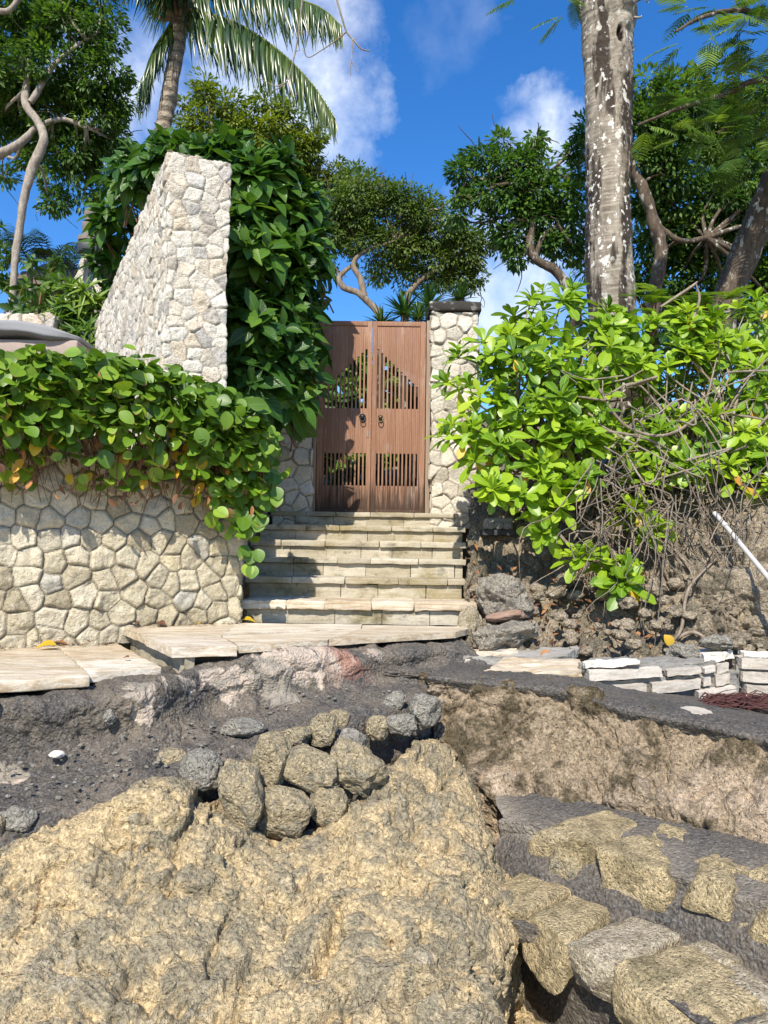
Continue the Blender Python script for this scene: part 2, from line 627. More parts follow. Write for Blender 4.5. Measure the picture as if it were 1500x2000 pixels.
t.out(t.bsdf(base, .9, t.bump(h, .5, .015), .2))


def stonework(name, cols, joint, stain=None, pits=.35):
    """masonry: every stone its own tint, dirt in the joints, rough split faces"""
    t = mat(name)
    c = t.ramp(t.attr('cid'), cols)
    o = t.coord()
    n1 = t.noise(7, 6, .65, o)
    n2 = t.noise(34, 5, .65, o)
    c = t.mix(t.step(n1, .38, .72, 0, .42), c, t.mix(1.0, c, (.70, .66, .58), 'MULTIPLY'))
    c = t.mix(t.step(n2, .50, .78, 0, .5), c, t.mix(1.0, c, (.50, .47, .42), 'MULTIPLY'))
    c = t.mix(t.step(t.noise(16, 4, .6, o), .56, .74, 0, .55), c, (.70, .64, .53))
    if stain:
        k = t.m('MULTIPLY', t.step(t.noise(1.3, 5, .7, o), stain[0], stain[0] + .12), t.step(n2, .3, .6, .35, .9))
        c = t.mix(k, c, stain[1])
    c = t.mix(t.attr('joint'), c, joint)
    gr = t.n('SeparateColor', {0: t.n('TexVoronoi', {'Vector': o, 'Scale': 120.0}).outputs[1]}).outputs[0]
    c = t.mix(t.step(gr, .4, .1, 0, .35), c, t.mix(1.0, c, (.6, .58, .54), 'MULTIPLY'))
    pit = t.step(t.voro(60, o), .0, .35)
    n1 = t.m('ADD', n1, t.m('MULTIPLY', gr, .22))
    h = t.m('ADD', t.m('ADD', t.m('MULTIPLY', n1, .9), t.m('MULTIPLY', n2, .9)), t.m('MULTIPLY', pit, pits))
    t.out(t.bsdf(c, .92, t.bump(h, .9, .018), .15))


stonework('limestone_white', [(0, (.55, .49, .40)), (.15, (.66, .61, .52)), (.55, (.74, .69, .60)), (.8, (.66, .56, .43)), (.93, (.40, .37, .33)), (1, (.60, .57, .52))], (.05, .04, .03))
stonework('limestone_yellow', [(0, (.38, .33, .23)), (.3, (.53, .47, .34)), (.6, (.61, .55, .42)), (.8, (.52, .45, .31)), (.92, (.46, .44, .38)), (1, (.60, .52, .34))], (.035, .027, .018), (.60, (.24, .21, .14)))
stonework('limestone_pier', [(0, (.52, .47, .38)), (.5, (.70, .65, .55)), (1, (.60, .55, .45))], (.16, .12, .09), (.58, (.30, .27, .2)))


def slabs(name, cols, streak=0.0, algae=None, k=1.0):
    t = mat(name)
    c = t.ramp(t.attr('rnd'), cols)
    o = t.coord()
    st = t.noise(3.0, 6, .62, t.coord((1.2, 7, 14)), .6)
    n2 = t.noise(45, 5, .65, o)
    n3 = t.noise(6, 5, .65, o)
    c = t.mix(t.step(st, .42, .62, 0, streak), c, t.mix(1.0, c, (.62, .50, .36), 'MULTIPLY'))
    c = t.mix(t.step(n3, .45, .7, 0, .4), c, t.mix(1.0, c, (.62, .60, .56), 'MULTIPLY'))
    c = t.mix(t.step(n2, .52, .75, 0, .5), c, t.mix(1.0, c, (.45, .42, .38), 'MULTIPLY'))
    if algae:
        for sc, lo, col in algae:
            a = t.m('MULTIPLY', t.step(t.noise(sc, 6, .68, t.coord((1, 1, 1.7))), lo, lo + .14), t.step(n2, .25, .6, .45, 1))
            c = t.mix(a, c, col)
    h = t.m('ADD', t.m('ADD', t.m('MULTIPLY', st, .7), n3), t.m('MULTIPLY', n2, .5))
    t.out(t.bsdf(c, .9, t.bump(h, .6 * k, .01), .15))


slabs('paving_stone', [(0, (.50, .42, .31)), (.4, (.58, .51, .40)), (.75, (.64, .58, .47)), (.92, (.70, .66, .57)), (1, (.42, .33, .24))], .75, [(1.6, .62, (.34, .30, .23))])
slabs('step_stone', [(0, (.36, .32, .24)), (.35, (.45, .41, .32)), (.7, (.50, .46, .37)), (1, (.38, .33, .24))], .35,
      [(1.5, .49, (.25, .205, .10)), (3.2, .545, (.12, .10, .06)), (5, .60, (.07, .06, .045))])
slabs('cap_stone', [(0, (.045, .042, .036)), (1, (.08, .072, .06))], 0, [(7, .56, (.42, .41, .36))])
slabs('white_block', [(0, (.46, .42, .36)), (1, (.62, .57, .50))], .3, [(5, .56, (.33, .30, .26))])
slabs('white_stone', [(0, (.66, .62, .54)), (1, (.76, .72, .65))], .2)
slabs('grey_cement', [(0, (.19, .18, .165)), (1, (.27, .26, .235))], 0, [(6, .6, (.36, .33, .28))], 1.8)
slabs('grey_concrete', [(0, (.27, .26, .24)), (1, (.40, .38, .34))], .2, [(2.0, .58, (.50, .44, .36))], 1.5)
slabs('dark_slab', [(0, (.06, .06, .06)), (1, (.09, .09, .09))], 0)
slabs('red_stone', [(0, (.30, .20, .15)), (1, (.36, .25, .19))], .3)


def rock(name, hi, lo, extra, sc=1.0, bump=.9, pink=None, grit=.5):
    """pitted rock: a grey crust on what stands out ('hgt'), lighter rock where it has broken away"""
    t = mat(name)
    o = t.coord((sc, sc, sc))
    hgt = t.attr('hgt')
    n1 = t.noise(9, 8, .68, o)
    n2 = t.noise(55, 6, .7, o)
    n3 = t.noise(2.2, 5, .65, o)
    k = t.step(t.m('ADD', t.m('ADD', t.m('MULTIPLY', hgt, .55), t.m('MULTIPLY', t.m('SUBTRACT', n1, .5), 1.9)), t.m('MULTIPLY', t.m('SUBTRACT', n3, .5), 1.1)), -.05, .50)
    a = t.mix(t.step(n2, .38, .68), tuple(x * .66 for x in hi), tuple(x * 1.22 for x in hi))
    b = t.mix(t.step(n2, .36, .66), tuple(x * .62 for x in lo), tuple(x * 1.22 for x in lo))
    c = t.mix(k, b, a)
    for s_, th, col, am in extra:
        e = t.m('MULTIPLY', t.step(t.noise(s_, 6, .66, t.coord((sc, sc, sc * 1.3))), th, th + .1, 0, am), t.step(n2, .3, .6, .4, 1))
        c = t.mix(e, c, col)
    g1 = t.n('SeparateColor', {0: t.n('TexVoronoi', {'Vector': o, 'Scale': 75.0}).outputs[1]}).outputs[0]
    g2_ = t.n('SeparateColor', {0: t.n('TexVoronoi', {'Vector': o, 'Scale': 190.0}).outputs[1]}).outputs[0]
    gr = t.m('ADD', t.m('MULTIPLY', g1, .55), t.m('MULTIPLY', g2_, .45))
    c = t.mix(t.step(gr, .55, .12, 0, .75), c, t.mix(1.0, c, (.52, .50, .47), 'MULTIPLY'))
    c = t.mix(t.step(gr, .58, .9, 0, .6), c, t.mix(1.0, c, (1.38, 1.34, 1.25), 'MULTIPLY'))
    pit = t.step(t.voro(42, o), .02, .42)
    pit2 = t.step(t.voro(110, o), .02, .45)
    h = t.m('ADD', t.m('ADD', t.m('ADD', t.m('MULTIPLY', n1, 1.1), t.m('MULTIPLY', gr, .45)), t.m('MULTIPLY', n2, grit)), t.m('ADD', t.m('MULTIPLY', pit, .5), t.m('MULTIPLY', pit2, .25)))
    t.out(t.bsdf(c, .95, t.bump(h, bump, .03), .12))


rock('yellow_rock', (.345, .296, .20), (.61, .475, .275), [(1.7, .62, (.46, .27, .13), .5), (2.6, .62, (.66, .58, .45), .7), (7, .60, (.62, .48, .27), .7)], 1.0, .85)
rock('loose_rock', (.31, .28, .21), (.47, .39, .25), [(3.0, .60, (.40, .31, .14), .6)], 1.3)
rock('loose_rock_grey', (.32, .305, .265), (.38, .355, .30), [(3.0, .64, (.36, .33, .27), .6)], 1.3)
rock('ledge_rock', (.135, .108, .066), (.40, .315, .215), [(2.0, .52, (.58, .46, .34), .85), (5.0, .62, (.055, .05, .045), .8), (1.3, .6, (.13, .105, .06), .7)])
rock('bank_rock', (.22, .19, .14), (.42, .35, .255), [(1.5, .60, (.36, .30, .22), .6), (3.0, .62, (.07, .06, .045), .7)])
rock('bank_grey_rock', (.25, .235, .20), (.38, .34, .275), [(2.5, .6, (.34, .31, .25), .6)])
rock('embedded_rock', (.36, .295, .17), (.60, .48, .28), [(2.5, .6, (.50, .42, .28), .6), (4, .63, (.19, .15, .085), .6)], 1.4)
rock('embedded_pale_rock', (.44, .37, .25), (.58, .50, .36), [(3, .6, (.36, .28, .15), .5)], 1.4)


def mortar(name, pink_lo, dust=.3):
    """black pebbly mortar with pale broken patches and set pebbles"""
    t = mat(name)
    o = t.coord()
    pb = t.voro(62, o)
    pbc = t.n('TexVoronoi', {'Vector': o, 'Scale': 62.0}).outputs[1]
    n1 = t.noise(3.0, 6, .65, o)
    n2 = t.noise(60, 5, .65, o)
    dark = t.mix(t.step(n2, .35, .7), (.050, .045, .040), (.150, .134, .115))
    val = t.n('SeparateColor', {0: pbc}).outputs[0]
    dark = t.mix(t.m('MULTIPLY', t.step(val, .6, .9, 0, .8), t.step(pb, .5, .3)), dark, (.11, .115, .125))
    dust_c = (.27, .215, .15)
    c = t.mix(t.step(n1, .42, .68, 0, dust if pink_lo < 1 else .25), dark, dust_c)
    if pink_lo > 1:
        c = t.mix(t.m('MULTIPLY', t.attr('dusty'), t.step(n1, .30, .60, .2, .95)), c, (.33, .285, .22))
    c = t.mix(t.m('MULTIPLY', t.step(t.noise(26, 6, .7, o), .55, .72), t.step(n1, .40, .62, 0.1, .8)), c, (.34, .30, .24))
    gr = t.n('SeparateColor', {0: t.n('TexVoronoi', {'Vector': o, 'Scale': 130.0}).outputs[1]}).outputs[0]
    c = t.mix(t.step(gr, .45, .1, 0, .6), c, t.mix(1.0, c, (.5, .5, .5), 'MULTIPLY'))
    c = t.mix(t.step(gr, .80, .95, 0, .7), c, t.mix(.5, c, (.26, .25, .23)))
    pk = t.attr('pale')
    pn = t.m('ADD', pk, t.m('MULTIPLY', t.m('SUBTRACT', t.noise(4.6, 6, .62, o, 1.2), .5), 1.7))
    grey_pk = t.mix(t.step(t.noise(4.0, 5, .6, o), .46, .56), (.50, .41, .325), (.25, .225, .18))
    c = t.mix(t.step(pn, pink_lo, pink_lo + .07), c, t.mix(t.step(n2, .4, .7, 0, .5), grey_pk, (.40, .33, .26)))
    br = t.attr('brick')
    c = t.mix(t.m('MULTIPLY', br, t.step(t.noise(9, 4, .6, o), .46, .5)), c, (.32, .13, .085))
    peb = t.step(pb, .6, .15)
    h = t.m('ADD', t.m('ADD', t.m('MULTIPLY', peb, .35), t.m('MULTIPLY', n2, 1.1)), t.m('MULTIPLY', t.noise(14, 6, .66, o), 1.2))
    t.out(t.bsdf(c, .85, t.bump(h, .8, .02), .3))


mortar('black_mortar', .43, .6)
mortar('step_mortar', 2.0, 1.0)

# wood of the gate
t = mat('gate_wood')
o = t.coord()
rn = t.attr('rnd')
st = t.noise(2.4, 7, .66, t.coord((26, 26, 1.1)), .3)
st2 = t.noise(3.0, 6, .7, t.coord((70, 70, 2.2)))
c = t.mix(rn, (.25, .130, .078), (.34, .195, .122))
c = t.mix(t.step(st, .40, .66, 0, .55), c, (.19, .092, .062))
c = t.mix(t.step(st2, .56, .70, 0, .7), c, (.47, .36, .29))
wx = t.m('MULTIPLY', t.step(t.noise(1.8, 4, .6, t.coord((2, 2, 1))), .55, .70), t.step(st2, .44, .60))
c = t.mix(t.m('MULTIPLY', wx, .65), c, (.52, .47, .43))
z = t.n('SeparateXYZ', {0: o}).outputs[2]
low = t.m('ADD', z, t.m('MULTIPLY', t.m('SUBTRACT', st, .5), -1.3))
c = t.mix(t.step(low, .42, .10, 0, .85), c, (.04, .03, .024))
t.out(t.bsdf(c, .75, t.bump(t.m('ADD', st, st2), .35, .004), .15))

t = mat('post_wood')
st = t.noise(3, 6, .65, t.coord((14, 14, 1.2)))
t.out(t.bsdf(t.mix(st, (.16, .10, .065), (.38, .30, .22)), .8, t.bump(st, .4, .006)))


def plain(name, c, rough=.6, metal=0.0, var=.35, bump=.2, sc=30, spec=.4):
    t = mat(name)
    n_ = t.noise(sc, 5, .65, t.coord())
    t.out(t.bsdf(t.mix(t.step(n_, .3, .7, 0, var), c, tuple(x * .55 for x in c)), rough, t.bump(n_, bump, .004), spec, metal))


plain('dark_iron', (.045, .048, .05), .45, .7)
plain('old_brass', (.16, .12, .07), .45, .7)
plain('grey_fabric', (.24, .24, .245), .95, 0, .25, .3, 120)
plain('pink_wood', (.34, .265, .225), .7)
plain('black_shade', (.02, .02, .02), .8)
plain('black_plastic', (.03, .03, .034), .5, 0, .2)
plain('white_pipe', (.50, .475, .44), .5, 0, .4, .2, 14)
plain('carved_grey', (.24, .235, .225), .9, 0, .5, .8, 24)
plain('statue_stone', (.17, .145, .115), .9, 0, .5, .8, 18)
plain('red_fibre', (.075, .026, .022), .8)
plain('soil', (.16, .13, .09), .95, 0, .6, .8, 12)
plain('sand', (.40, .34, .25), .95, 0, .4, .5, 8)
t = mat('thatch')
th = t.noise(5, 6, .7, t.coord((30, 4, 4)))
t.out(t.bsdf(t.mix(th, (.09, .06, .045), (.26, .19, .15)), .95, t.bump(th, .8, .03)))


# ------------------------------------------------------------ setting: ground and rock
def PR(*rows):
    return [[P(*q) for q in r] for r in rows]


G = -2.35
make('ground', [(-400, -60, G), (400, -60, G), (400, 5.0, G), (-400, 5.0, G)], [(0, 1, 2, 3)], 'sand')['kind'] = 'structure'


def terrace_ground():
    """the garden level behind the wall, reaching far back"""
    xs = np.array([-400, -60, -20, -9, -5, -3.2, -1.6, -1.3, .95, 1.4, 2.5, 4, 7, 15, 60, 400.0])
    ys = np.array([6.9, 7.4, 8.0, 8.35, 9.5, 12, 16, 24, 40, 90, 400.0])
    X, Y = np.meshgrid(xs, ys, indexing='ij')
    Z = .38 + .012 * np.minimum(Y, 60) + 2.3 * sstep(Y, 9.5, 15)
    Z = np.where((X < -1.3) & (Y < 12), .55, Z)
    Z = np.where((Y < 8.3) & (X > -1.35), -1.6, Z)
    V = np.stack([X, Y, Z], -1).reshape(-1, 3)
    return make('terrain', V, grid_faces(len(xs), len(ys)), 'soil')


terrace_ground()['kind'] = 'structure'


def rock_patch(name, rows, nr, nc, m_, low, mid, fine, seed, bury=None, parent=None, extra=None, cell=2.6, attrs=None, warp=0.0, crust=0.0, crisp=False):
    """a rock surface: control points in space, then lumps, cracks and pits along its normals"""
    g, nn = loft(rows, nr, nc, crisp)
    p = g.reshape(-1, 3)
    n_ = nn.reshape(-1, 3)
    q = p + .10 * np.stack([fbm(p, 3, 2.2, .55, seed + 31 + k) for k in range(3)], 1)
    a = fbm(q, 3, 1.1, .5, seed) * low
    f1, f2, cid = worley(q, cell, seed)
    b = (sstep(f2 - f1, .02, .35) - .8 + (cid - .5) * .9) * mid
    r = fbm(q, 5, 5.0, .56, seed + 9, True)
    g1, g2, gid = worley(q + .05 * np.stack([vnoise(q * 9, k + seed) for k in range(3)], 1), 8.5, seed + 4)
    lump = (.55 - g1) * 1.2 + (gid - .5) * .8
    c_ = (r * .55 + lump * .8) * fine
    fn = fbm(q, 4, 24, .6, seed + 15)
    d = a + b + c_ + fn * fine * .34
    cr = 0
    if crust:
        q2 = q * np.array([1.15, 1, .85]) + .02 * np.stack([vnoise(p * 22, k + seed + 70) for k in range(3)], 1)
        e1_, _, i1 = worley(q2, 19, seed + 6)
        e2_, _, i2 = worley(q2, 43, seed + 7)
        keepm = sstep(fbm(p, 3, 2.6, .6, seed + 41), -.55, .35)
        cr = ((.5 - e1_) * 1.1 + (i1 - .5) * .9) * .6 * keepm + ((.5 - e2_) + (i2 - .5) * .9) * .34
        d = d + crust * cr
        hole = fbm(p, 4, 4.5, .55, seed + 43, True)
        d = d - crust * 1.6 * sstep(hole, 1.05, 1.45)
    if extra is not None:
        d = d + extra(p)
    V = p + n_ * d[:, None]
    if warp:
        V = V + warp * np.stack([fbm(q, 3, 6, .5, seed + 50 + k) for k in range(3)], 1)
    hg = np.clip((c_ + b * .5) / (fine * .9) + fn * .35 + cr * .9, -1.5, 1.5)
    at = {'hgt': hg}
    for k, v in (attrs or {}).items():
        at[k] = v(p)
    return make(name, V, grid_faces(nr, nc), m_, parent, at)


# the big yellow outcrop in front
r1 = [(-300, 1820, 2.75), (-120, 1720, 2.85), (0, 1655, 2.98), (100, 1612, 3.08), (190, 1578, 3.16), (290, 1535, 3.22), (400, 1560, 3.3), (500, 1625, 3.36), (600, 1635, 3.42), (700, 1555, 3.62), (790, 1470, 3.9), (855, 1442, 4.22), (905, 1490, 4.06), (950, 1600, 3.72), (972, 1690, 3.45)]
r2 = [(-330, 1900, 2.6), (-130, 1830, 2.68), (0, 1765, 2.76), (100, 1730, 2.82), (190, 1700, 2.88), (290, 1690, 2.92), (400, 1700, 2.95), (500, 1725, 2.98), (600, 1730, 3.0), (700, 1700, 3.08), (790, 1660, 3.2), (850, 1650, 3.26), (895, 1680, 3.2), (925, 1730, 3.12), (945, 1770, 3.08)]
r3 = [(-360, 1980, 2.45), (-140, 1930, 2.5), (0, 1890, 2.55), (100, 1870, 2.6), (190, 1850, 2.64), (290, 1845, 2.67), (400, 1850, 2.69), (500, 1860, 2.7), (600, 1865, 2.71), (700, 1855, 2.74), (790, 1840, 2.78), (840, 1840, 2.8), (875, 1855, 2.8), (898, 1870, 2.79), (912, 1885, 2.79)]
r4 = [(-400, 2120, 2.2), (-150, 2080, 2.26), (0, 2060, 2.3), (100, 2050, 2.33), (190, 2040, 2.36), (290, 2035, 2.38), (400, 2035, 2.39), (500, 2035, 2.4), (600, 2035, 2.41), (700, 2030, 2.42), (790, 2025, 2.43), (850, 2020, 2.43), (890, 2020, 2.43), (915, 2020, 2.43), (930, 2025, 2.42)]
R = PR(r1, r2, r3, r4)
back = [p + np.array([0, .38, -.22]) for p in R[0]]
back2 = [p + np.array([0, .9, -1.1]) for p in R[0]]
front = [p + np.array([0, -.55, -.50]) for p in R[-1]]
front2 = [np.array([p[0], p[1] - 1.5, G - .2]) for p in R[-1]]
R = [back2, back] + R + [front, front2]
for r_ in R:
    e = r_[-1]
    f_ = 1 - float(sstep(e[1], 3.4, 3.75))                                # merges into the mortar far back, breaks off sharply near us
    r_.append(e + np.array([.10, -.02, -.03 - .11 * f_]))
    r_.append(e + np.array([.20 - .13 * f_, -.05, -.10 - .32 * f_]))
    r_.append(np.array([e[0] + .06, e[1] - .05, G - .2]))


def outcrop_extra(p):
    return -.05 * sstep(fbm(p, 4, 3.2, .5, 77, True), .9, 1.5)


o = rock_patch('rocky_ground', R, 600, 660, 'yellow_rock', .018, .012, .015, 3, extra=outcrop_extra, warp=.008, crust=.020)
o['kind'] = 'structure'

# black mortar skirt: the face under the paving and landing, then the slope running down to the rock
f0 = [(-300, 1410, 3.32), (-100, 1372, 3.52), (0, 1362, 3.62), (100, 1355, 3.68), (200, 1348, 3.76), (290, 1335, 3.86), (345, 1319, 4.04), (400, 1298, 4.22), (460, 1284, 4.30), (540, 1272, 4.44), (620, 1264, 4.60), (700, 1268, 4.76), (780, 1265, 4.94), (840, 1262, 5.08), (900, 1260, 5.20), (960, 1314, 5.22)]
f1 = [(-300, 1580, 3.20), (-100, 1515, 3.42), (0, 1490, 3.55), (100, 1470, 3.62), (200, 1448, 3.70), (290, 1425, 3.80), (345, 1405, 3.95), (400, 1390, 4.10), (460, 1374, 4.20), (540, 1358, 4.32), (620, 1345, 4.46), (700, 1330, 4.62), (780, 1312, 4.82), (840, 1300, 4.96), (900, 1298, 5.02), (960, 1320, 5.0)]
f2 = [(-300, 1680, 2.95), (-100, 1600, 3.15), (0, 1565, 3.26), (100, 1545, 3.35), (200, 1515, 3.45), (290, 1478, 3.58), (345, 1460, 3.68), (400, 1445, 3.78), (460, 1425, 3.92), (540, 1402, 4.06), (620, 1385, 4.20), (700, 1365, 4.36), (780, 1348, 4.52), (825, 1342, 4.62), (850, 1338, 4.72), (872, 1340, 4.8)]
f3 = [(-300, 1780, 2.75), (-100, 1680, 2.92), (0, 1640, 3.02), (100, 1600, 3.12), (200, 1560, 3.22), (290, 1518, 3.32), (345, 1510, 3.40), (400, 1510, 3.48), (460, 1490, 3.62), (540, 1460, 3.78), (620, 1430, 3.98), (700, 1405, 4.12), (780, 1390, 4.24), (822, 1387, 4.34), (845, 1390, 4.45), (862, 1395, 4.6)]
Mr = PR(f0, f1, f2, f3)
Mr = [[p + np.array([0, .9, .0]) for p in Mr[0]]] + Mr + [[p + np.array([0, -.02, -.22]) for p in Mr[-1]], [p + np.array([0, .05, -.7]) for p in Mr[-1]]]


def pale_of(p):
    # where the mortar has come away from the landing face
    d = np.full(len(p), -.5)
    for px, py, Y, r, am in ((440, 1325, 4.2, .22, .62), (540, 1310, 4.4, .26, .72), (640, 1295, 4.6, .22, .62), (730, 1280, 4.8, .12, .5), (290, 1370, 3.8, .22, .55), (380, 1350, 4.0, .18, .55), (340, 1385, 3.9, .12, .45), (800, 1268, 4.9, .1, .3),
                             (610, 1345, 4.5, .10, .35), (10, 1515, 3.5, .22, .45), (150, 1390, 3.7, .1, .1)):
        c_ = P(px, py, Y)
        d = np.maximum(d, am - .55 * (np.linalg.norm(p - c_, axis=1) / r) ** 2)
    return np.maximum(d, .02)


def brick_of(p):
    c_ = P(675, 1290, 4.65)
    return .8 * np.exp(-(np.linalg.norm(p - c_, axis=1) / .13) ** 2)


o = rock_patch('rocky_slope', Mr, 260, 600, 'black_mortar', .022, .016, .014, 21, cell=3.0, crust=.005, attrs={'pale': pale_of, 'brick': brick_of}, warp=.004)
o['kind'] = 'structure'

# weathered ledge wall on the right, a dark smooth top
px_ = [845, 900, 980, 1060, 1140, 1220, 1300, 1400, 1500, 1650]
top = [(845, 1322, 4.45), (900, 1328, 4.42), (980, 1336, 4.38), (1060, 1344, 4.3), (1140, 1357, 4.2), (1220, 1384, 4.05), (1300, 1400, 3.95), (1400, 1420, 3.8), (1500, 1444, 3.65), (1650, 1485, 3.4)]
base = [(858, 1450, 4.3), (905, 1500, 4.2), (975, 1545, 4.1), (1050, 1552, 4.0), (1140, 1562, 3.9), (1230, 1582, 3.75), (1300, 1602, 3.65), (1400, 1624, 3.5), (1500, 1650, 3.35), (1650, 1695, 3.1)]
ledge = thing('ledge_wall', P(1150, 1560, 3.9), 'long weathered brown rock wall with pinkish patches and a dark flat top', 'wall')
T_, B_ = PR(top, base)
mid = [t_ * .55 + b_ * .45 + np.array([0, .03, 0]) for t_, b_ in zip(T_, B_)]
rows = [[p + np.array([.03, .16, -.012]) for p in T_], [p + np.array([.0, .03, .0]) for p in T_], [p + np.array([0, -.012, -.03]) for p in T_], mid, B_, [p + np.array([0, .02, -.3]) for p in B_]]
L0 = rows[2][0]
for r_ in rows:                                                    # the wall's left end turns back into the slope
    r_.insert(0, r_[0] + np.array([-.035, .05, 0]))
    r_.insert(0, r_[0] + np.array([-.02, .35, -.05]))
rock_patch('wall_face', rows, 200, 460, 'ledge_rock', .03, .030, .026, 41, crust=.016, parent=ledge, cell=3.6, warp=.006)
e1 = [p + np.array([-.02, .02, .012]) for p in T_]
e2 = [p + np.array([.12, .42, .012]) for p in T_]
e3 = [p + np.array([.5, 1.75, -.10 if p[0] > .8 else -.02]) for p in T_]
rock_patch('wall_top', [[p + np.array([0, .0, -.07]) for p in e1], e1, e2, e3], 90, 260, 'step_mortar', .008, .006, .006, 45, parent=ledge, attrs={'pale': lambda p: np.full(len(p), -1.0), 'brick': lambda p: np.zeros(len(p))})

# rough lower steps of black mortar with stones set in them
rough = thing('rough_steps', P(1200, 1850, 3.0), 'rough black mortar steps with yellowish stones set along their edges', 'steps')
s2 = [(975, 1605, 3.75), (1040, 1612, 3.6), (1100, 1640, 3.48), (1150, 1655, 3.4), (1230, 1685, 3.25), (1300, 1707, 3.15), (1400, 1737, 3.0), (1500, 1768, 2.85), (1650, 1812, 2.65)]
s1 = [(965, 1545, 4.15), (1040, 1552, 4.02), (1110, 1560, 3.94), (1170, 1570, 3.84), (1240, 1585, 3.74), (1310, 1604, 3.64), (1400, 1624, 3.5), (1500, 1650, 3.35), (1650, 1695, 3.1)]
s3 = [(955, 1705, 3.66), (1010, 1722, 3.52), (1070, 1745, 3.40), (1130, 1770, 3.32), (1220, 1802, 3.17), (1300, 1835, 3.07), (1400, 1872, 2.92), (1500, 1912, 2.77), (1650, 1962, 2.57)]
s4 = [(915, 1765, 3.30), (968, 1788, 3.2), (1020, 1808, 3.1), (1100, 1832, 3.0), (1180, 1872, 2.85), (1250, 1912, 2.72), (1330, 1972, 2.55), (1430, 2035, 2.4), (1600, 2110, 2.2)]
St = PR(s1, s2, s3, s4)
rows = [[p + np.array([0, .25, -.02]) for p in St[0]], St[0], [p * .5 + q * .5 for p, q in zip(St[0], St[1])], [p + np.array([.03, .03, .004]) for p in St[1]], St[1], [p + np.array([.01, 0, -.05]) for p in St[1]], [p * .4 + q * .6 for p, q in zip(St[1], St[2])], [p + np.array([0, -.0, .0]) for p in St[2]], [p * .5 + q * .5 for p, q in zip(St[2], St[3])], [p + np.array([.03, .03, .004]) for p in St[3]], St[3],
        [p + np.array([.015, .01, -.06]) for p in St[3]], [p + np.array([.05, .07, -.30]) for p in St[3]], [p + np.array([.08, .12, -.62]) for p in St[3]], [p + np.array([.10, .16, -1.1]) for p in St[3]]]
for r_ in rows[12:]:                                               # hollowed out under the left end
    for j in range(3):
        r_[j] = r_[j] + np.array([.16, .20, 0]) * (1 - j * .3)


def dusty_of(p):
    return np.clip(np.exp(-((p[:, 2] + 1.262) / .035) ** 2) + np.exp(-((p[:, 2] + 1.492) / .03) ** 2), 0, 1)


rock_patch('step_mortar', rows, 360, 380, 'step_mortar', .005, .004, .005, 61, crust=.003, parent=rough, cell=3.2, attrs={'pale': lambda p: np.full(len(p), -1.0), 'brick': lambda p: np.zeros(len(p)), 'dusty': dusty_of}, warp=.003, crisp=True)


def place_stone(px, py, Y, w, h, seed, depth=.8, tilt=0, yaw=0, m_='loose_rock', parent=None, name='stone', rough=.16, n=26, cuts=7, boxy=2):
    c_ = P(px, py, Y)
    k = Y / FPX
    V, F, hg = stone(c_, (w * .5 * k, (w + h) * .25 * k * depth, h * .5 * k), seed, tilt, yaw, n, rough, cuts, boxy)
    return make(name, V, F, m_, parent, {'hgt': hg})




def edge_stone(edge, pa, pb, depth, h, seed, m_, back=-.016, lift=.034, boxy=9):
    """a stone bedded flush along a step's front edge between two columns of the photograph"""
    xs_ = [e[0] for e in edge]
    E = np.array([P(*e) for e in edge])
    a_ = np.array([np.interp(pa, xs_, E[:, k]) for k in range(3)])
    b_ = np.array([np.interp(pb, xs_, E[:, k]) for k in range(3)])
    u = b_ - a_
    L = np.linalg.norm(u[:2])
    yw = math.atan2(u[1], u[0])
    n2 = np.array([-u[1], u[0], 0]) / L
    c_ = (a_ + b_) / 2 + n2 * (depth / 2 + back) + np.array([0, 0, lift - h / 2])
    V, F, hg = stone(c_, (L / 2, depth / 2, h / 2), seed, -math.atan2(u[2], L), yw, 36, .04, 5, boxy)
    V = V + .006 * np.stack([fbm(V, 4, 9, .6, seed + k) for k in range(3)], 1)
    return make('stone', V, F, m_, rough, {'hgt': hg})


for k, (ed_, pa, pb, dp, h_, m_, bk) in enumerate((
        (s2, 1036, 1172, .44, .24, 'embedded_rock', -.03), (s2, 1164, 1316, .32, .18, 'embedded_rock', -.03), (s2, 1335, 1432, .18, .12, 'embedded_rock', -.02), (s2, 1462, 1600, .36, .18, 'embedded_rock', -.02), (s2, 1200, 1300, .12, .08, 'embedded_rock', .33), (s2, 1310, 1430, .12, .08, 'embedded_rock', .20), (s2, 1420, 1500, .14, .08, 'embedded_rock', .18),
        (s4, 912, 1014, .46, .18, 'embedded_rock', .02), (s4, 1008, 1126, .34, .22, 'embedded_rock', -.02), (s4, 1118, 1222, .36, .16, 'embedded_pale_rock', -.02), (s4, 1210, 1400, .34, .26, 'embedded_rock', -.03), (s4, 1392, 1520, .26, .18, 'embedded_pale_rock', -.02), (s4, 1225, 1300, .12, .08, 'embedded_pale_rock', .27), (s4, 1290, 1420, .14, .08, 'embedded_pale_rock', .25))):
    o = edge_stone(ed_, pa, pb, dp + .03, h_ + .02, 100 + k, m_, bk - .022)
    if k == 10:
        o['label'] = 'largest yellow stone, bedded along the lower step edge'
    if k == 9:
        o['label'] = 'palest cream stone'
for q in ((1120, 1690, 3.45, 90, 74, 6, .3, 'loose_rock'), (1012, 1668, 3.66, 42, 48, 7, .2, 'loose_rock'), (955, 1826, 3.16, 96, 92, 10, .2, 'embedded_rock'), (1470, 1800, 2.92, 120, 60, 19, -.6, 'loose_rock'), (1195, 1738, 3.34, 30, 26, 20, 0, 'embedded_rock')):
    place_stone(q[0], q[1], q[2] + .03, q[3], q[4], 100 + q[5], 1.0, q[6], 0, q[7], rough, 'stone', .09, 30, 12, 4)

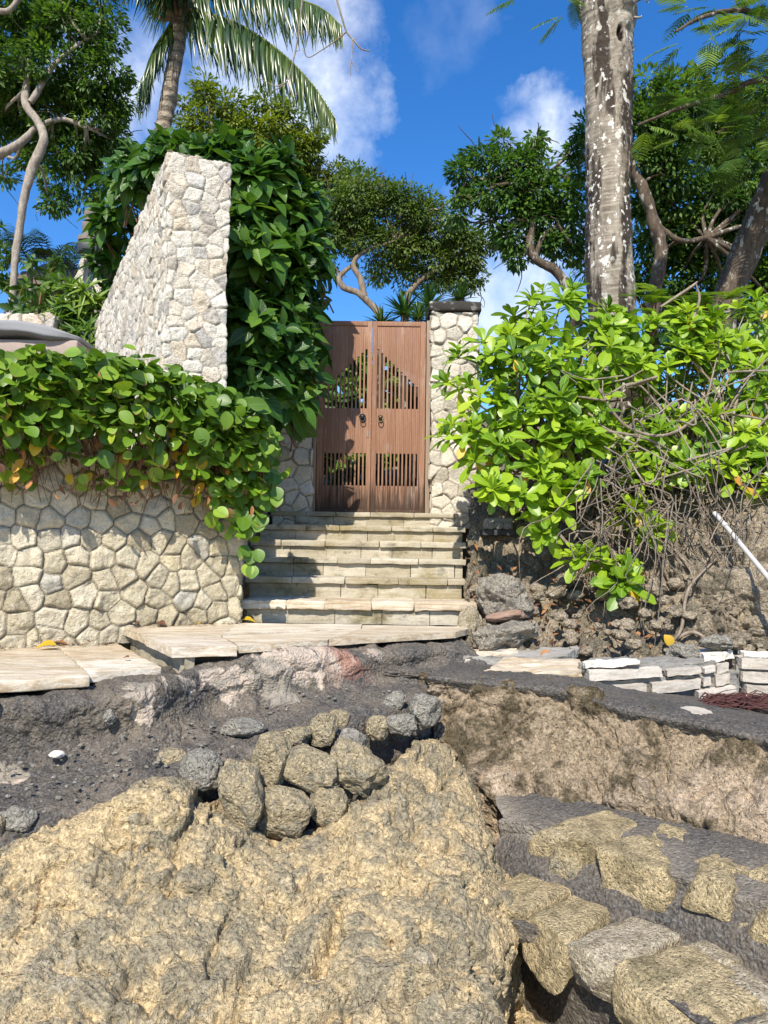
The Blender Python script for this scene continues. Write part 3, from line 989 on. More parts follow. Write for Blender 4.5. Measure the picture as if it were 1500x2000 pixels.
# floor of the dark gap between outcrop and steps
rock_patch('rocky_hollow', PR([(840, 1860, 3.95), (950, 1860, 3.9), (1080, 1860, 3.9), (1200, 1900, 3.8)], [(840, 1930, 3.55), (950, 1935, 3.55), (1080, 1945, 3.5), (1200, 1960, 3.4)], [(820, 2080, 3.05), (950, 2080, 3.0), (1080, 2080, 3.0), (1200, 2080, 2.95)], [(820, 2300, 2.3), (950, 2300, 2.3), (1080, 2300, 2.3), (1200, 2300, 2.3)]),
           90, 90, 'yellow_rock', .05, .05, .03, 71)['kind'] = 'structure'

# rocky bank on the right of the stairs
b1 = [(905, 1300, 5.25), (935, 1288, 5.3), (975, 1280, 5.4), (1040, 1275, 5.4), (1120, 1275, 5.4), (1210, 1272, 5.4), (1300, 1270, 5.4), (1400, 1268, 5.4), (1500, 1275, 5.3), (1680, 1290, 5.2)]
b2 = [(912, 1195, 5.8), (930, 1190, 5.9), (970, 1182, 6.0), (1030, 1185, 6.0), (1110, 1190, 5.95), (1210, 1205, 5.8), (1300, 1215, 5.65), (1400, 1215, 5.5), (1500, 1205, 5.4), (1680, 1200, 5.3)]
b3 = [(914, 1085, 6.5), (930, 1085, 6.5), (965, 1080, 6.55), (1030, 1085, 6.5), (1110, 1095, 6.4), (1210, 1110, 6.2), (1300, 1110, 5.95), (1400, 1110, 5.7), (1500, 1090, 5.6), (1680, 1080, 5.4)]
b4 = [(916, 1005, 7.3), (935, 1000, 7.3), (975, 990, 7.2), (1040, 985, 7.1), (1120, 985, 7.0), (1220, 990, 6.8), (1300, 985, 6.5), (1400, 975, 6.3), (1500, 960, 6.2), (1680, 940, 6.0)]
b5 = [(918, 965, 8.1), (940, 950, 8.1), (990, 935, 8.0), (1060, 930, 8.0), (1140, 925, 8.0), (1230, 920, 7.9), (1320, 910, 7.7), (1420, 900, 7.6), (1520, 890, 7.5), (1700, 870, 7.4)]
Bk = PR(b1, b2, b3, b4, b5)
Bk = [[p + np.array([0, -.25, -.35]) for p in Bk[0]]] + Bk + [[p + np.array([0, 1.5, -.35]) for p in Bk[-1]]]
rock_patch('rocky_bank', Bk, 300, 420, 'bank_rock', .09, .085, .045, 81, cell=2.4, warp=.02, crust=.03)['kind'] = 'structure'

# ------------------------------------------------------------ masonry
def cells2d(S_, V_, spacing, seed, aspect=1.0):
    """seeds of an irregular stone pattern; for each point: nearest stone, distance to the joint, offset"""
    rs = np.random.RandomState(seed)
    s0, s1, v0, v1 = S_.min() - spacing, S_.max() + spacing, V_.min() - spacing, V_.max() + spacing
    pts = []
    row = 0
    y = v0
    while y < v1:
        x = s0 + (spacing * .5 if row % 2 else 0)
        while x < s1:
            pts.append((x + rs.uniform(-.42, .42) * spacing, y + rs.uniform(-.38, .38) * spacing * .86))
            x += spacing * rs.uniform(.86, 1.14)
        y += spacing * .86
        row += 1
    pts = np.array(pts)
    smp = np.stack([rs.uniform(s0, s1, 6000), rs.uniform(v0, v1, 6000)], 1)
    for _ in range(1):
        d = ((smp[:, None] - pts[None]) ** 2).sum(-1)
        k = d.argmin(1)
        for q in range(2):
            sm = np.bincount(k, smp[:, q], len(pts))
            ct = np.bincount(k, minlength=len(pts))
            pts[:, q] = np.where(ct > 3, .45 * pts[:, q] + .55 * sm / np.maximum(ct, 1), pts[:, q])
    q = np.stack([S_, V_], -1).reshape(-1, 2).astype(np.float32)
    q = q + (.012 * spacing / .2) * np.stack([fbm(np.c_[q * 9, np.zeros(len(q))], 2, 1, .5, seed + k) for k in (1, 2)], 1).astype(np.float32)
    ids = np.zeros(len(q), int)
    ed = np.zeros(len(q))
    off = np.zeros((len(q), 2))
    for a in range(0, len(q), 8000):
        b = q[a:a + 8000]
        d = ((b[:, None] - pts[None]) ** 2).sum(-1)
        kk = np.argpartition(d, 5, axis=1)[:, :5]
        dd = np.take_along_axis(d, kk, 1)
        o_ = dd.argsort(1)
        kk = np.take_along_axis(kk, o_, 1)
        dd = np.take_along_axis(dd, o_, 1)
        e = np.full(len(b), 9.0)
        for j in range(1, 5):
            L = np.linalg.norm(pts[kk[:, j]] - pts[kk[:, 0]], axis=1)
            e = np.minimum(e, (dd[:, j] - dd[:, 0]) / (2 * L + 1e-6))
        ids[a:a + 8000] = kk[:, 0]
        ed[a:a + 8000] = e
        off[a:a + 8000] = b - pts[kk[:, 0]]
    return ids, ed, off, pts


def stone_wall(name, path, z0, z1, spacing, res, seed, m_, bulge=.035, joint_w=.007, parent=None, batter=0.0, rough=.010, tiltk=1.0, ragged=.5, inward=None):
    """a wall face following a ground path, its stones standing out between open joints"""
    path = np.asarray(path, float)
    seg = np.linalg.norm(np.diff(path, axis=0), axis=1)
    Ls = np.concatenate([[0], np.cumsum(seg)])
    n_ = int(Ls[-1] / res) + 2
    s = np.linspace(0, Ls[-1], n_)
    xy = np.stack([np.interp(s, Ls, path[:, k]) for k in (0, 1)], 1)
    w = max(3, int(.05 / res) | 1)
    ker = np.hanning(w + 2)[1:-1]
    ker /= ker.sum()
    pad = np.pad(xy, ((w // 2, w // 2), (0, 0)), mode='reflect', reflect_type='odd')
    xy = np.stack([np.convolve(pad[:, k], ker, 'valid') for k in (0, 1)], 1)
    tg = norm(np.gradient(xy, axis=0))
    nr = np.stack([tg[:, 1], -tg[:, 0]], 1)
    zf = z1 if callable(z1) else (lambda q: np.full_like(q, z1))
    zb = z0 if callable(z0) else (lambda q: np.full_like(q, z0))
    zmax = zf(s).max() + .15
    zmin = zb(s).min()
    nv = int((zmax - zmin) / res) + 2
    v = np.linspace(zmin, zmax, nv)
    SS, VV = np.meshgrid(s, v, indexing='ij')
    ids, ed, off, pts = cells2d(SS, VV, spacing, seed)
    rs = np.random.RandomState(seed + 5)
    cid = rs.uniform(0, 1, len(pts))
    til = rs.normal(size=(len(pts), 2)) * .15
    ofs = rs.uniform(-.22, .22, len(pts)) * bulge
    ed = ed - joint_w
    h = bulge * (.72 * sstep(ed, 0, .011) + .28 * (1 - np.exp(-np.maximum(ed, 0) / (.16 * spacing))))
    h = h + sstep(ed, 0, .014) * ((til[ids] * off).sum(1) + ofs[ids]) * tiltk
    base = np.stack([np.repeat(xy[:, 0], nv), np.repeat(xy[:, 1], nv), VV.ravel()], 1)
    h = h + np.clip(ed / .02, .15, 1) * fbm(base, 4, 11, .55, seed + 2) * rough + fbm(base, 2, 1.3, .5, seed + 8) * .02
    N3 = np.stack([np.repeat(nr[:, 0], nv), np.repeat(nr[:, 1], nv), np.zeros(len(base))], 1)
    V = base + N3 * (h - bulge + batter * 0)[:, None]
    if batter:
        V = V - N3 * (batter * (base[:, 2] - zmin))[:, None]
    lim = zf(pts[:, 0]) + rs.uniform(-ragged, ragged, len(pts)) * .0
    keep = (pts[ids, 1] < lim[ids] - .15 * spacing) if ragged > 1 else (base[:, 2] < zf(SS.ravel()) + .02 * fbm(base, 2, 6, .5, seed))
    keep &= (base[:, 2] < zf(SS.ravel()) + .35 * spacing) & (base[:, 2] > zb(SS.ravel()) - .02)
    F = grid_faces(n_, nv)
    F = F[keep[F].all(1)]
    used = np.zeros(len(V), bool)
    used[F.ravel()] = True
    idx = np.cumsum(used) - 1
    at = {'cid': cid[ids][used], 'joint': 1 - sstep(ed[used], -.004, .006)}
    return make(name, V[used], idx[F], m_, parent, at)


def prism(name, poly, z0, z1, m_, parent):
    """plain core filling a masonry shell"""
    n_ = len(poly)
    zb = z1 if np.ndim(z1) else [z1] * n_
    V = [(x, y, z0) for x, y in poly] + [(x, y, zb[k]) for k, (x, y) in enumerate(poly)]
    me = bpy.data.meshes.new(name)
    off = world_loc(parent)
    me.from_pydata([tuple(np.array(v) - off) for v in V], [], [tuple(range(n_ - 1, -1, -1)), tuple(range(n_, 2 * n_))] + [(k, (k + 1) % n_, n_ + (k + 1) % n_, n_ + k) for k in range(n_)])
    at = me.attributes.new('cid', 'FLOAT', 'POINT')
    o = bpy.data.objects.new(name, me)
    C.objects.link(o)
    o.parent = parent
    me.materials.append(MATS[m_])
    return o


WD = np.array([.870, .492])                                        # along the left wall
WN = np.array([-.492, .870])                                       # away from us
A = np.array([-1.03, 5.62])
wall = thing('retaining_wall', (A[0] - 1.5, A[1], -.64), 'low cream boulder wall under the trailing vine, beside the stone steps', 'wall')
path = [A - WD * 3.4, A, (-1.17, 6.3), (-1.30, 7.6), (-1.22, 8.15)]


def wall_base(q):
    return np.where(q < 2.55, -.68, np.where(q < 3.4, -.60, -.66))


stone_wall('stone_face', path, wall_base, .78, .150, .0082, 12, 'limestone_yellow', .017, .0022, wall, rough=.012, tiltk=.75, ragged=2)
prism('wall_core', [tuple(A - WD * 3.4 + WN * .06), tuple(A + WN * .08 - WD * .08), (-1.27, 6.3), (-1.40, 7.6), (-1.32, 8.1), (-3.2, 8.2), (-5.4, 7.0)], -.8, .70, 'soil', wall)

pB, pC = np.array([-1.27, 6.04]), np.array([-1.708, 5.79])
pil = thing('wing_wall', (-1.5, 6.1, .55), 'tall thick wall of white irregular stones rising above the vine', 'wall')
LB = 4.6


def pil_top(q):
    return np.where(q < LB, 3.13 - .155 * (LB - q), 3.13)


stone_wall('stone_face', [pC + WN * LB, pC, pB, pB + WN * 1.6], .55, pil_top, .132, .0088, 33, 'limestone_white', .011, .0, pil, rough=.008, tiltk=.4)
q0 = pC + WN * (LB) + WD * .05
prism('wall_core', [tuple(pC + WN * .06 + WD * .05), tuple(pB + WN * .06 - WD * .05), tuple(pB + WN * 4.5 - WD * .05), tuple(q0)], .5, [3.09, 3.09, 2.42, 2.39], 'limestone_white', pil)


def pier(x0, x1, y0, y1, z0, z1, seed, label):
    r = thing('gate_pier', ((x0 + x1) / 2, (y0 + y1) / 2, z0), label, 'pier', 'piers either side of the gate')
    stone_wall('stone_shaft', [(x0, y1), (x0, y0), (x1, y0), (x1, y1)], z0, z1, .175, .009, seed, 'limestone_pier', .016, .003, r, rough=.005)
    prism('shaft_core', [(x0 + .035, y0 + .035), (x1 - .035, y0 + .035), (x1 - .035, y1), (x0 + .035, y1)], z0, z1 + .03, 'limestone_pier', r)
    V, F = rough_box((x0 - .03, y0 - .035, z1), (x1 + .03, y1 + .03, z1 + .105), .03, .02, .008, 9, seed)
    make('pier_cap', V, F, 'cap_stone', r, {'rnd': np.zeros(len(V))})
    return r


pier(.487, .985, 8.12, 8.6, .30, 2.63, 51, 'white stone gate pier with black cap on the naupaka side')['label'] = 'white stone gate pier with a blackened cap beside the yellow-green shrub'
pier(-1.19, -.775, 8.12, 8.6, .30, 2.55, 52, 'white stone gate pier half hidden by the dark broad-leaved bush')

# ------------------------------------------------------------ paving, landing, stairs
def slab_grid(bag, poly_xy, joints_u, joints_v, u, o_, z1, th, rs, front_jit=.0, res=.035, r=.008, amp=.004):
    """stone slabs in a yawed grid"""
    ang = math.atan2(u[1], u[0])
    for a0, a1 in zip(joints_u[:-1], joints_u[1:]):
        jv = joints_v(a0) if callable(joints_v) else joints_v
        for b0, b1 in zip(jv[:-1], jv[1:]):
            sd = rs.randint(9999)
            V, F = rough_box((a0 + .003, b0 + .003, -th), (a1 - .003, b1 - .003, rs.uniform(-.003, .003)), res, r, amp, 9, sd, rotz(ang, (o_[0], o_[1], z1)))
            bag.add(V, F, rnd=rs.uniform())


rs = np.random.RandomState(4)
pav = thing('stone_terrace', (-2.2, 4.3, -.70), 'strip of pale streaky stone paving along the foot of the boulder wall', 'paving')
bag = Bag()
O = A - WD * 0.83                                                  # where the landing's edge meets the wall
u_ = WD
# slabs run from the wall towards us, each course cut to the slanted front edge
joints = [-2.6, -1.75, -1.2, -.86, -.40, -.02]
for k, (a0, a1) in enumerate(zip(joints[:-1], joints[1:])):
    xm = O + WD * (a0 + a1) / 2
    depth = [1.75, 1.62, 1.50, 1.36, 1.22][k]
    cuts = [[0, .62, depth], [0, .30, 1.15, depth], [0, .42, depth - .42, depth], [0, .55, depth], [0, .34, .8, depth]][k]
    slab_grid(bag, None, [a0, a1], [-c_ for c_ in cuts][::-1], WD, O, -.614, .055, rs)
bag.make('paving_slabs', 'paving_stone', pav)

land = thing('stone_landing', (-.4, 5.0, -.6), 'raised landing of pale stone slabs overhanging at the foot of the steps', 'landing')
bag = Bag()
Lz = -.51


def quad_slab(bag, pts, z, th, rnd, seed, n=(22, 14), amp=.005):
    """a slab with a free four-sided outline"""
    V, F = box_faces((0, 0, 0), (1, 1, 1), 1 / 20.0)
    p = np.asarray(pts, float)
    a = p[0][None] * ((1 - V[:, 0]) * (1 - V[:, 1]))[:, None] + p[1][None] * (V[:, 0] * (1 - V[:, 1]))[:, None] + p[2][None] * (V[:, 0] * V[:, 1])[:, None] + p[3][None] * ((1 - V[:, 0]) * V[:, 1])[:, None]
    V3 = np.c_[a, z - th + th * V[:, 2]]
    V3 = V3 + amp * np.stack([fbm(V3 + seed, 3, 9, .5, seed + k) for k in range(3)], 1) * np.array([1, 1, .5])
    bag.add(V3, F, rnd=rnd)


def g2(px, py, z=Lz):
    r = FW + (px - 750) / FPX * RT - (py - 1000) / FPX * UP
    return (r * (z / r[2]))[:2]


k0, k1 = g2(241, 1225), g2(338, 1264)                              # left edge of the landing, back to front
F1, F2, F3 = g2(463, 1261), g2(640, 1248), g2(890, 1234)
Bk1, Bk2, Bk3 = np.array([-1.0, 5.66]), np.array([-.15, 5.62]), np.array([.66, 5.62])
mA = k0 + (k1 - k0) * .5
quad_slab(bag, [mA, g2(430, 1242), np.array([-1.03, 5.62]), k0 + np.array([-.0, .0])], Lz, .05, .35, 1)
quad_slab(bag, [k1, F1, g2(430, 1242) + np.array([.003, -.006]), mA + np.array([.002, -.006])], Lz - .002, .055, .95, 2)
quad_slab(bag, [F1 + np.array([.008, .03]), F2, Bk2 * .98 + np.array([-.0, -.1]), g2(433, 1241)], Lz - .004, .04, .6, 3)
quad_slab(bag, [F2 + np.array([.008, 0]), F3, np.array([.62, 5.5]), Bk2 * .98 + np.array([.008, -.1])], Lz - .001, .04, .2, 4)
quad_slab(bag, [g2(433, 1240), np.array([-.15, 5.41]), np.array([-.15, 5.7]), np.array([-1.05, 5.68])], Lz + .001, .04, .8, 5)
quad_slab(bag, [np.array([-.145, 5.41]), np.array([.62, 5.505]), np.array([.62, 5.7]), np.array([-.145, 5.7])], Lz - .003, .04, .5, 6)
bag.make('landing_slabs', 'paving_stone', land)
bag = Bag()
ld = norm(k0 - k1)
ln = np.array([ld[1], -ld[0]])
q0, q1 = k1 + ln * .05 + ld * .03, k0 + ln * .05
quad_slab(bag, [q0, q0 + ln * .05, q1 + ln * .05, q1], Lz - .055, .115, .3, 8)
quad_slab(bag, [q0 + ln * .02 - ld * .035, q0 + ln * .075 - ld * .03, q0 + ln * .075 + ld * .0, q0 + ln * .02], Lz - .056, .16, .1, 9)
bag.make('side_stones', 'step_stone', land)
prism('landing_core', [tuple(q0 + ln * .1 + ld * .12), tuple(F1 + np.array([.03, .18])), tuple(F2 + np.array([0, .2])), tuple(F3 + np.array([-.05, .15])), (.6, 6.2), (-1.05, 5.9), tuple(q1 + ln * .1)], -1.0, Lz - .045, 'soil', land)

stairs = thing('stone_steps', (-.15, 7.0, -.55), 'flight of six worn sandstone steps leading up to the wooden gate', 'steps')
for i in range(6):
    Y = 8.1 - .45 * i
    zt = .454 - .16 * i
    xl = [-1.20, -1.27, -1.25, -1.22, -1.13, -1.07][i]
    xr = [.88, .82, .78, .73, .68, .72][i]
    yb = Y + .55
    th = [.05, .052, .058, .05, .052, .07][i]
    r5 = np.random.RandomState(60 + i)
    cuts = [xl]
    while cuts[-1] < xr - .5:
        cuts.append(cuts[-1] + r5.uniform(.28, .55))
    cuts.append(xr)
    bag = Bag()
    for a0, a1 in zip(cuts[:-1], cuts[1:]):
        jit = r5.uniform(-.004, .004) if i < 5 else r5.uniform(-.02, .015)
        V, F = rough_box((a0 + .0015, Y + jit, zt - th), (a1 - .0015, yb, zt + jit * .2), .03, .008 if i < 5 else .009, .004 if i < 5 else .008, 8, r5.randint(999))
        bag.add(V, F, rnd=r5.uniform())
    bag.make('tread', 'step_stone' if i < 5 else 'paving_stone', stairs)
    cuts = [xl + .03]
    while cuts[-1] < xr - .45:
        cuts.append(cuts[-1] + r5.uniform(.26, .42))
    cuts.append(xr - (.03 if i < 5 else .12))
    bag = Bag()
    zb = zt - .16 - .02
    for a0, a1 in zip(cuts[:-1], cuts[1:]):
        V, F = rough_box((a0 + .0015, Y + .035 + r5.uniform(-.003, .003), zb), (a1 - .0015, Y + .2, zt - th - .001), .03, .004, .003, 8, r5.randint(999))
        bag.add(V, F, rnd=r5.uniform())
    bag.make('riser', 'step_stone', stairs)

# crumbling concrete lump at the right end of the lowest step
def lump(name, label, cat, px, py, Y, w, h, seed, m_, depth=.8, tilt=0, rough=.2, group=None, cuts=7, n=26):
    o = place_stone(px, py, Y, w, h, seed, depth, tilt, 0, m_, None, name, rough, n, cuts)
    return tag(o, label, cat, group)


lump('broken_concrete', 'pale crumbling concrete lump under the right end of the lowest step', 'concrete', 916, 1232, 5.72, 56, 96, 301, 'embedded_pale_rock', 1.2, .05, .16)
lump('grey_boulder', 'smooth grey boulder leaning on the bank just right of the stairs', 'boulder', 985, 1165, 5.85, 110, 90, 302, 'bank_grey_rock', 1.0, .3)
lump('grey_boulder', 'grey rock wedged low against the stair end below the smooth boulder', 'boulder', 985, 1245, 5.4, 120, 56, 303, 'bank_grey_rock', 1.0, -.2)
lump('cliff_boulder', 'huge dark overhanging boulder above the white block walls', 'boulder', 1460, 1190, 5.75, 210, 170, 304, 'bank_rock', .9, .1, .2, None, 8, 60)
lump('red_slab', 'flat reddish brown stone slab lying beside the lowest step', 'stone', 990, 1202, 5.62, 84, 26, 305, 'bank_grey_rock', 1.2, -.12, .08, None, 12).data.materials[0] = MATS['red_stone']

# flat broken slabs capping the slope
bag_items = [
    ('cap_slab', 'thick beige broken slab overhanging a dark gap left of the white blocks', 'slab', [(935, 1322, 4.62), (1135, 1306, 4.72), (1130, 1288, 5.0), (985, 1283, 5.1)], .075, 'paving_stone'),
    ('cap_slab', 'long thin grey slab lying behind the beige overhanging slab', 'slab', [(900, 1285, 5.05), (1110, 1280, 5.1), (1130, 1262, 5.45), (960, 1264, 5.5)], .06, 'grey_concrete'),
    ('cap_slab', 'small pale slab nearest the crumbling concrete lump', 'slab', [(905, 1290, 5.0), (1010, 1272, 5.25), (1000, 1256, 5.5), (925, 1262, 5.5)], .05, 'paving_stone'),
]
for k, (nm, lb, ct, q, th, m_) in enumerate(bag_items):
    pts = np.array([P(*a) for a in q])
    V, F = box_faces((0, 0, 0), (1, 1, 1), 1 / 26.0)
    a = sum(pts[j][None] * wgt[:, None] for j, wgt in enumerate(((1 - V[:, 0]) * (1 - V[:, 1]), V[:, 0] * (1 - V[:, 1]), V[:, 0] * V[:, 1], (1 - V[:, 0]) * V[:, 1])))
    a[:, 2] -= th * (1 - V[:, 2])
    a = a + .022 * np.stack([fbm(a + k, 4, 6, .6, 400 + k * 9 + j) for j in range(3)], 1) * np.array([1, 1.2, .5])
    tag(make(nm, a, F, m_, None, {'rnd': np.full(len(a), .3 + .2 * k)}), lb, ct, 'flat slabs on top of the slope')
lump('slope_kerb', 'rounded black mortar hump joining the landing to the right ledge', 'mortar', 775, 1312, 4.9, 150, 26, 310, 'loose_rock', 1.0, .05, .18).data.materials[0] = MATS['step_mortar']

# white block walls
def block_wall(label, rows, seed, copings):
    """rows: (px left, px right, py top left, py top right, py bottom left, py bottom right, Y left, Y right)"""
    r7 = np.random.RandomState(seed)
    c_ = P(rows[0][0], rows[0][4], rows[0][6])
    w_ = thing('block_wall', c_, label, 'wall', 'low white block walls')
    bag = Bag()
    for (xa, xb, ta, tb, ba, bb, Ya, Yb) in rows:
        q = np.array([P(xa, ba, Ya), P(xb, bb, Yb), P(xb, tb, Yb), P(xa, ta, Ya)])
        V, F = box_faces((0, 0, 0), (1, 1, 1), 1 / 14.0)
        a = sum(q[j][None] * wgt[:, None] for j, wgt in enumerate(((1 - V[:, 0]) * (1 - V[:, 2]), V[:, 0] * (1 - V[:, 2]), V[:, 0] * V[:, 2], (1 - V[:, 0]) * V[:, 2])))
        a = a * .965 + q.mean(0) * .035
        a[:, 1] += V[:, 1] * .14
        a = a + .0045 * np.stack([fbm(a, 4, 12, .6, seed + j) for j in range(3)], 1)
        bag.add(a, F, rnd=r7.uniform())
    bag.make('blocks', 'white_block', w_)
    for nm, q, th, m_, back in copings:
        pts = [P(*a) for a in q]
        pts = np.array([pts[0], pts[1], pts[1] + np.array([.03, back, .0]), pts[0] + np.array([.03, back, .0])])
        V, F = box_faces((0, 0, 0), (1, 1, 1), 1 / 30.0)
        a = sum(pts[j][None] * wgt[:, None] for j, wgt in enumerate(((1 - V[:, 0]) * (1 - V[:, 1]), V[:, 0] * (1 - V[:, 1]), V[:, 0] * V[:, 1], (1 - V[:, 0]) * V[:, 1])))
        a[:, 2] -= th * (1 - V[:, 2])
        a = a + (.012 if m_ == 'grey_cement' else .006) * np.stack([fbm(a, 4, 14, .65, seed + 40 + j) for j in range(3)], 1)
        make(nm, a, F, m_, w_, {'rnd': np.full(len(a), .5)})
    return w_


block_wall('low curved wall of white blocks with grey cement joints and a rounded left end',
           [(1148, 1296, 1311, 1304, 1332, 1322, 4.62, 4.76), (1302, 1371, 1309, 1303, 1322, 1316, 4.77, 4.85), (1376, 1397, 1306, 1300, 1316, 1312, 4.86, 4.89), (1401, 1424, 1298, 1293, 1318, 1310, 4.92, 4.98),
            (1170, 1264, 1343, 1336, 1362, 1356, 4.62, 4.70), (1272, 1371, 1335, 1326, 1357, 1345, 4.72, 4.84), (1375, 1390, 1325, 1321, 1342, 1338, 4.85, 4.88), (1399, 1426, 1318, 1315, 1340, 1335, 4.90, 4.96),
            (1240, 1312, 1364, 1360, 1382, 1376, 4.66, 4.74), (1366, 1388, 1352, 1348, 1372, 1368, 4.78, 4.82), (1384, 1440, 1349, 1342, 1372, 1366, 4.80, 4.88)],
           500, [('cement', [(1135, 1302, 4.70), (1398, 1288, 4.93)], .045, 'grey_cement', .26), ('cement', [(1160, 1330, 4.655), (1440, 1312, 4.99)], .21, 'grey_cement', .12), ('coping_stone', [(1142, 1298, 4.66), (1250, 1292, 4.72)], .022, 'white_stone', .17),
                 ('coping_stone', [(1376, 1278, 4.90), (1432, 1272, 5.0)], .05, 'white_stone', .22)])
block_wall('straight bit of white block wall at the very right behind the red fibres',
           [(1448, 1560, 1285, 1290, 1306, 1312, 4.98, 4.80), (1450, 1560, 1311, 1318, 1331, 1338, 4.97, 4.79), (1456, 1560, 1336, 1344, 1358, 1366, 4.96, 4.78)],
           520, [('cement', [(1441, 1283, 5.02), (1570, 1292, 4.82)], .2, 'grey_cement', .12), ('coping_stone', [(1455, 1275, 5.02), (1570, 1282, 4.84)], .03, 'white_stone', .18)])
lump('grey_stone', 'grey stone resting on top of the white block wall', 'stone', 1400, 1254, 5.02, 72, 34, 320, 'loose_rock_grey', 1.0, .05)
lump('concrete_chunk', 'rough dark cement chunk behind the curved white block wall', 'concrete', 1338, 1274, 5.05, 66, 34, 321, 'loose_rock_grey', 1.0, 0)
lump('white_stone', 'flat white stone bedded in the dark top of the ledge wall', 'stone', 1345, 1393, 4.06, 86, 20, 322, 'loose_rock', 1.6, -.05, .08, None, 9).data.materials[0] = MATS['white_block']

# loose stones packed along the slope's edge
pile = [
    (395, 1502, 3.36, 76, 74, 'loose_rock_grey', 0, 'round grey stone at the left end of the packed row'),
    (340, 1492, 3.50, 66, 52, 'loose_rock', .3, 'small pitted tan stone just left of the round grey one'),
    (468, 1548, 3.30, 84, 138, 'loose_rock', -.35, 'tall pointed yellowish stone right of the round grey one'),
    (532, 1482, 3.46, 74, 100, 'loose_rock', .25, 'upright olive stone with its top against the black slope'),
    (600, 1498, 3.48, 116, 72, 'loose_rock', .45, 'lumpy tan stone leaning right in the middle of the pile'),
    (694, 1498, 3.56, 118, 80, 'loose_rock', .55, 'long yellow stone tilted up to the right in the pile'),
    (550, 1586, 3.36, 112, 84, 'loose_rock', .2, 'broad rough tan stone lowest in the pile'),
    (640, 1572, 3.44, 72, 76, 'loose_rock', .1, 'blunt grey-tan stone at the foot of the pile, below the long yellow one'),
    (574, 1440, 3.80, 66, 38, 'loose_rock', -.1, 'flat tan stone high in the pile under the black slope'),
    (632, 1425, 3.86, 58, 62, 'loose_rock', .2, 'squarish grey stone above the lumpy tan stone'),
    (685, 1449, 3.80, 62, 46, 'loose_rock_grey', .15, 'smooth pale grey wedge stone on top of the pile'),
    (737, 1422, 3.98, 38, 48, 'loose_rock', 0, 'small upright yellow stone beside the pale grey wedge'),
    (786, 1416, 4.06, 62, 42, 'loose_rock_grey', .25, 'low grey stone near the right end of the packed row'),
    (832, 1390, 4.14, 58, 68, 'loose_rock_grey', .1, 'large smooth grey stone at the right end of the packed row'),
    (770, 1374, 4.22, 46, 42, 'loose_rock_grey', -.3, 'jagged grey stone sitting up on the black slope at the right'),
    (455, 1590, 3.34, 42, 34, 'loose_rock', 0, 'small pale stone tucked under the tall pointed one'),
    (668, 1488, 3.64, 18, 18, 'loose_rock_grey', 0, 'tiny pebble lodged beside the long yellow stone'),
    (672, 1548, 3.6, 34, 24, 'loose_rock_grey', 0, 'little dark stone wedged beneath the long yellow stone'),
    (36, 1598, 3.04, 62, 44, 'loose_rock_grey', .1, 'oval grey stone lying alone at the far left of the slope'),
    (-8, 1612, 3.0, 36, 40, 'loose_rock', .1, 'stone cut off by the left picture border'),
    (660, 1405, 4.02, 44, 36, 'loose_rock', .1, 'knobbly little stone behind the squarish grey one'),
]
for k, (px, py, Y, w, h, m_, tl, lb) in enumerate(pile):
    o = place_stone(px, py, Y + .06, w * 1.0, h * 1.0, 200 + k, .8, tl, 0, m_, None, 'loose_stone', .13, 30, 13, 3.2)
    tag(o, lb, 'stone', 'loose stones packed along the slope')
for px, py, Y, w, h, lb in ((478, 1418, 3.93, 96, 34, 'wide flat stone set flush in the black slope'), (215, 1400, 3.72, 26, 30, 'small yellowish stone bedded in the black face below the paving'), (112, 1473, 3.60, 30, 14, 'white shell-like chip lying on the black slope')):
    o = place_stone(px, py, Y, w, h, 260 + px, 1.6, 0, 0, 'loose_rock_grey' if px > 120 else 'white_stone', None, 'bedded_stone', .08, 22, 8)
    tag(o, lb, 'stone', 'stones bedded in the slope')


# ------------------------------------------------------------ wooden gate
GY, GZ0, GZ1 = 8.25, .458, 2.548
gate = thing('wooden_gate', (-.15, GY, GZ0), 'tall double-leaf wooden gate with stepped slatted openings at the top of the stairs', 'gate')


def gate_leaf(x_out, x_in, seed):
    """u runs from the hinge side to the meeting edge"""
    sg = 1 if x_in > x_out else -1
    wd = abs(x_in - x_out)
    rs = np.random.RandomState(seed)
    bag = Bag()

    def bx(u0, u1, z0, z1, y0=0.0, y1=.04, r=None):
        xa, xb = x_out + sg * u0, x_out + sg * u1
        V, F = box_faces((min(xa, xb), GY + y0, z0), (max(xa, xb), GY + y1, z1), .3, .0025)
        bag.add(V, F, rnd=rs.uniform() if r is None else r)
    bx(.002, .062, GZ0, GZ1, -.012, .045)
    bx(wd - .052, wd - .002, GZ0, GZ1, -.012, .045)
    bx(.062, wd - .052, GZ1 - .05, GZ1, -.010, .045)
    bx(.062, wd - .052, GZ0, GZ0 + .035, -.010, .045)
    n_ = 11
    cw = (wd - .052 - .062) / n_
    zt = GZ1 - .05
    for k in range(n_):
        u = .062 + k * cw
        rr = [rs.uniform(), None][0]
        if k % 2 == 0:
            plank = rs.uniform()
        g = .0016 if k % 2 == 0 else 0
        bx(u + g, u + cw * .44, GZ0 + .035, zt, r=plank)            # standing slat
        s0, s1 = u + cw * .44, u + cw
        top = 1.83 + (2.24 - 1.83) * k / (n_ - 1)
        for za, zb in ((GZ0 + .035, .75), (1.10, 1.59), (top, zt)):
            bx(s0, s1, za, zb, .0012, .039, r=plank)
    return bag.make('gate_leaf', 'gate_wood', gate)


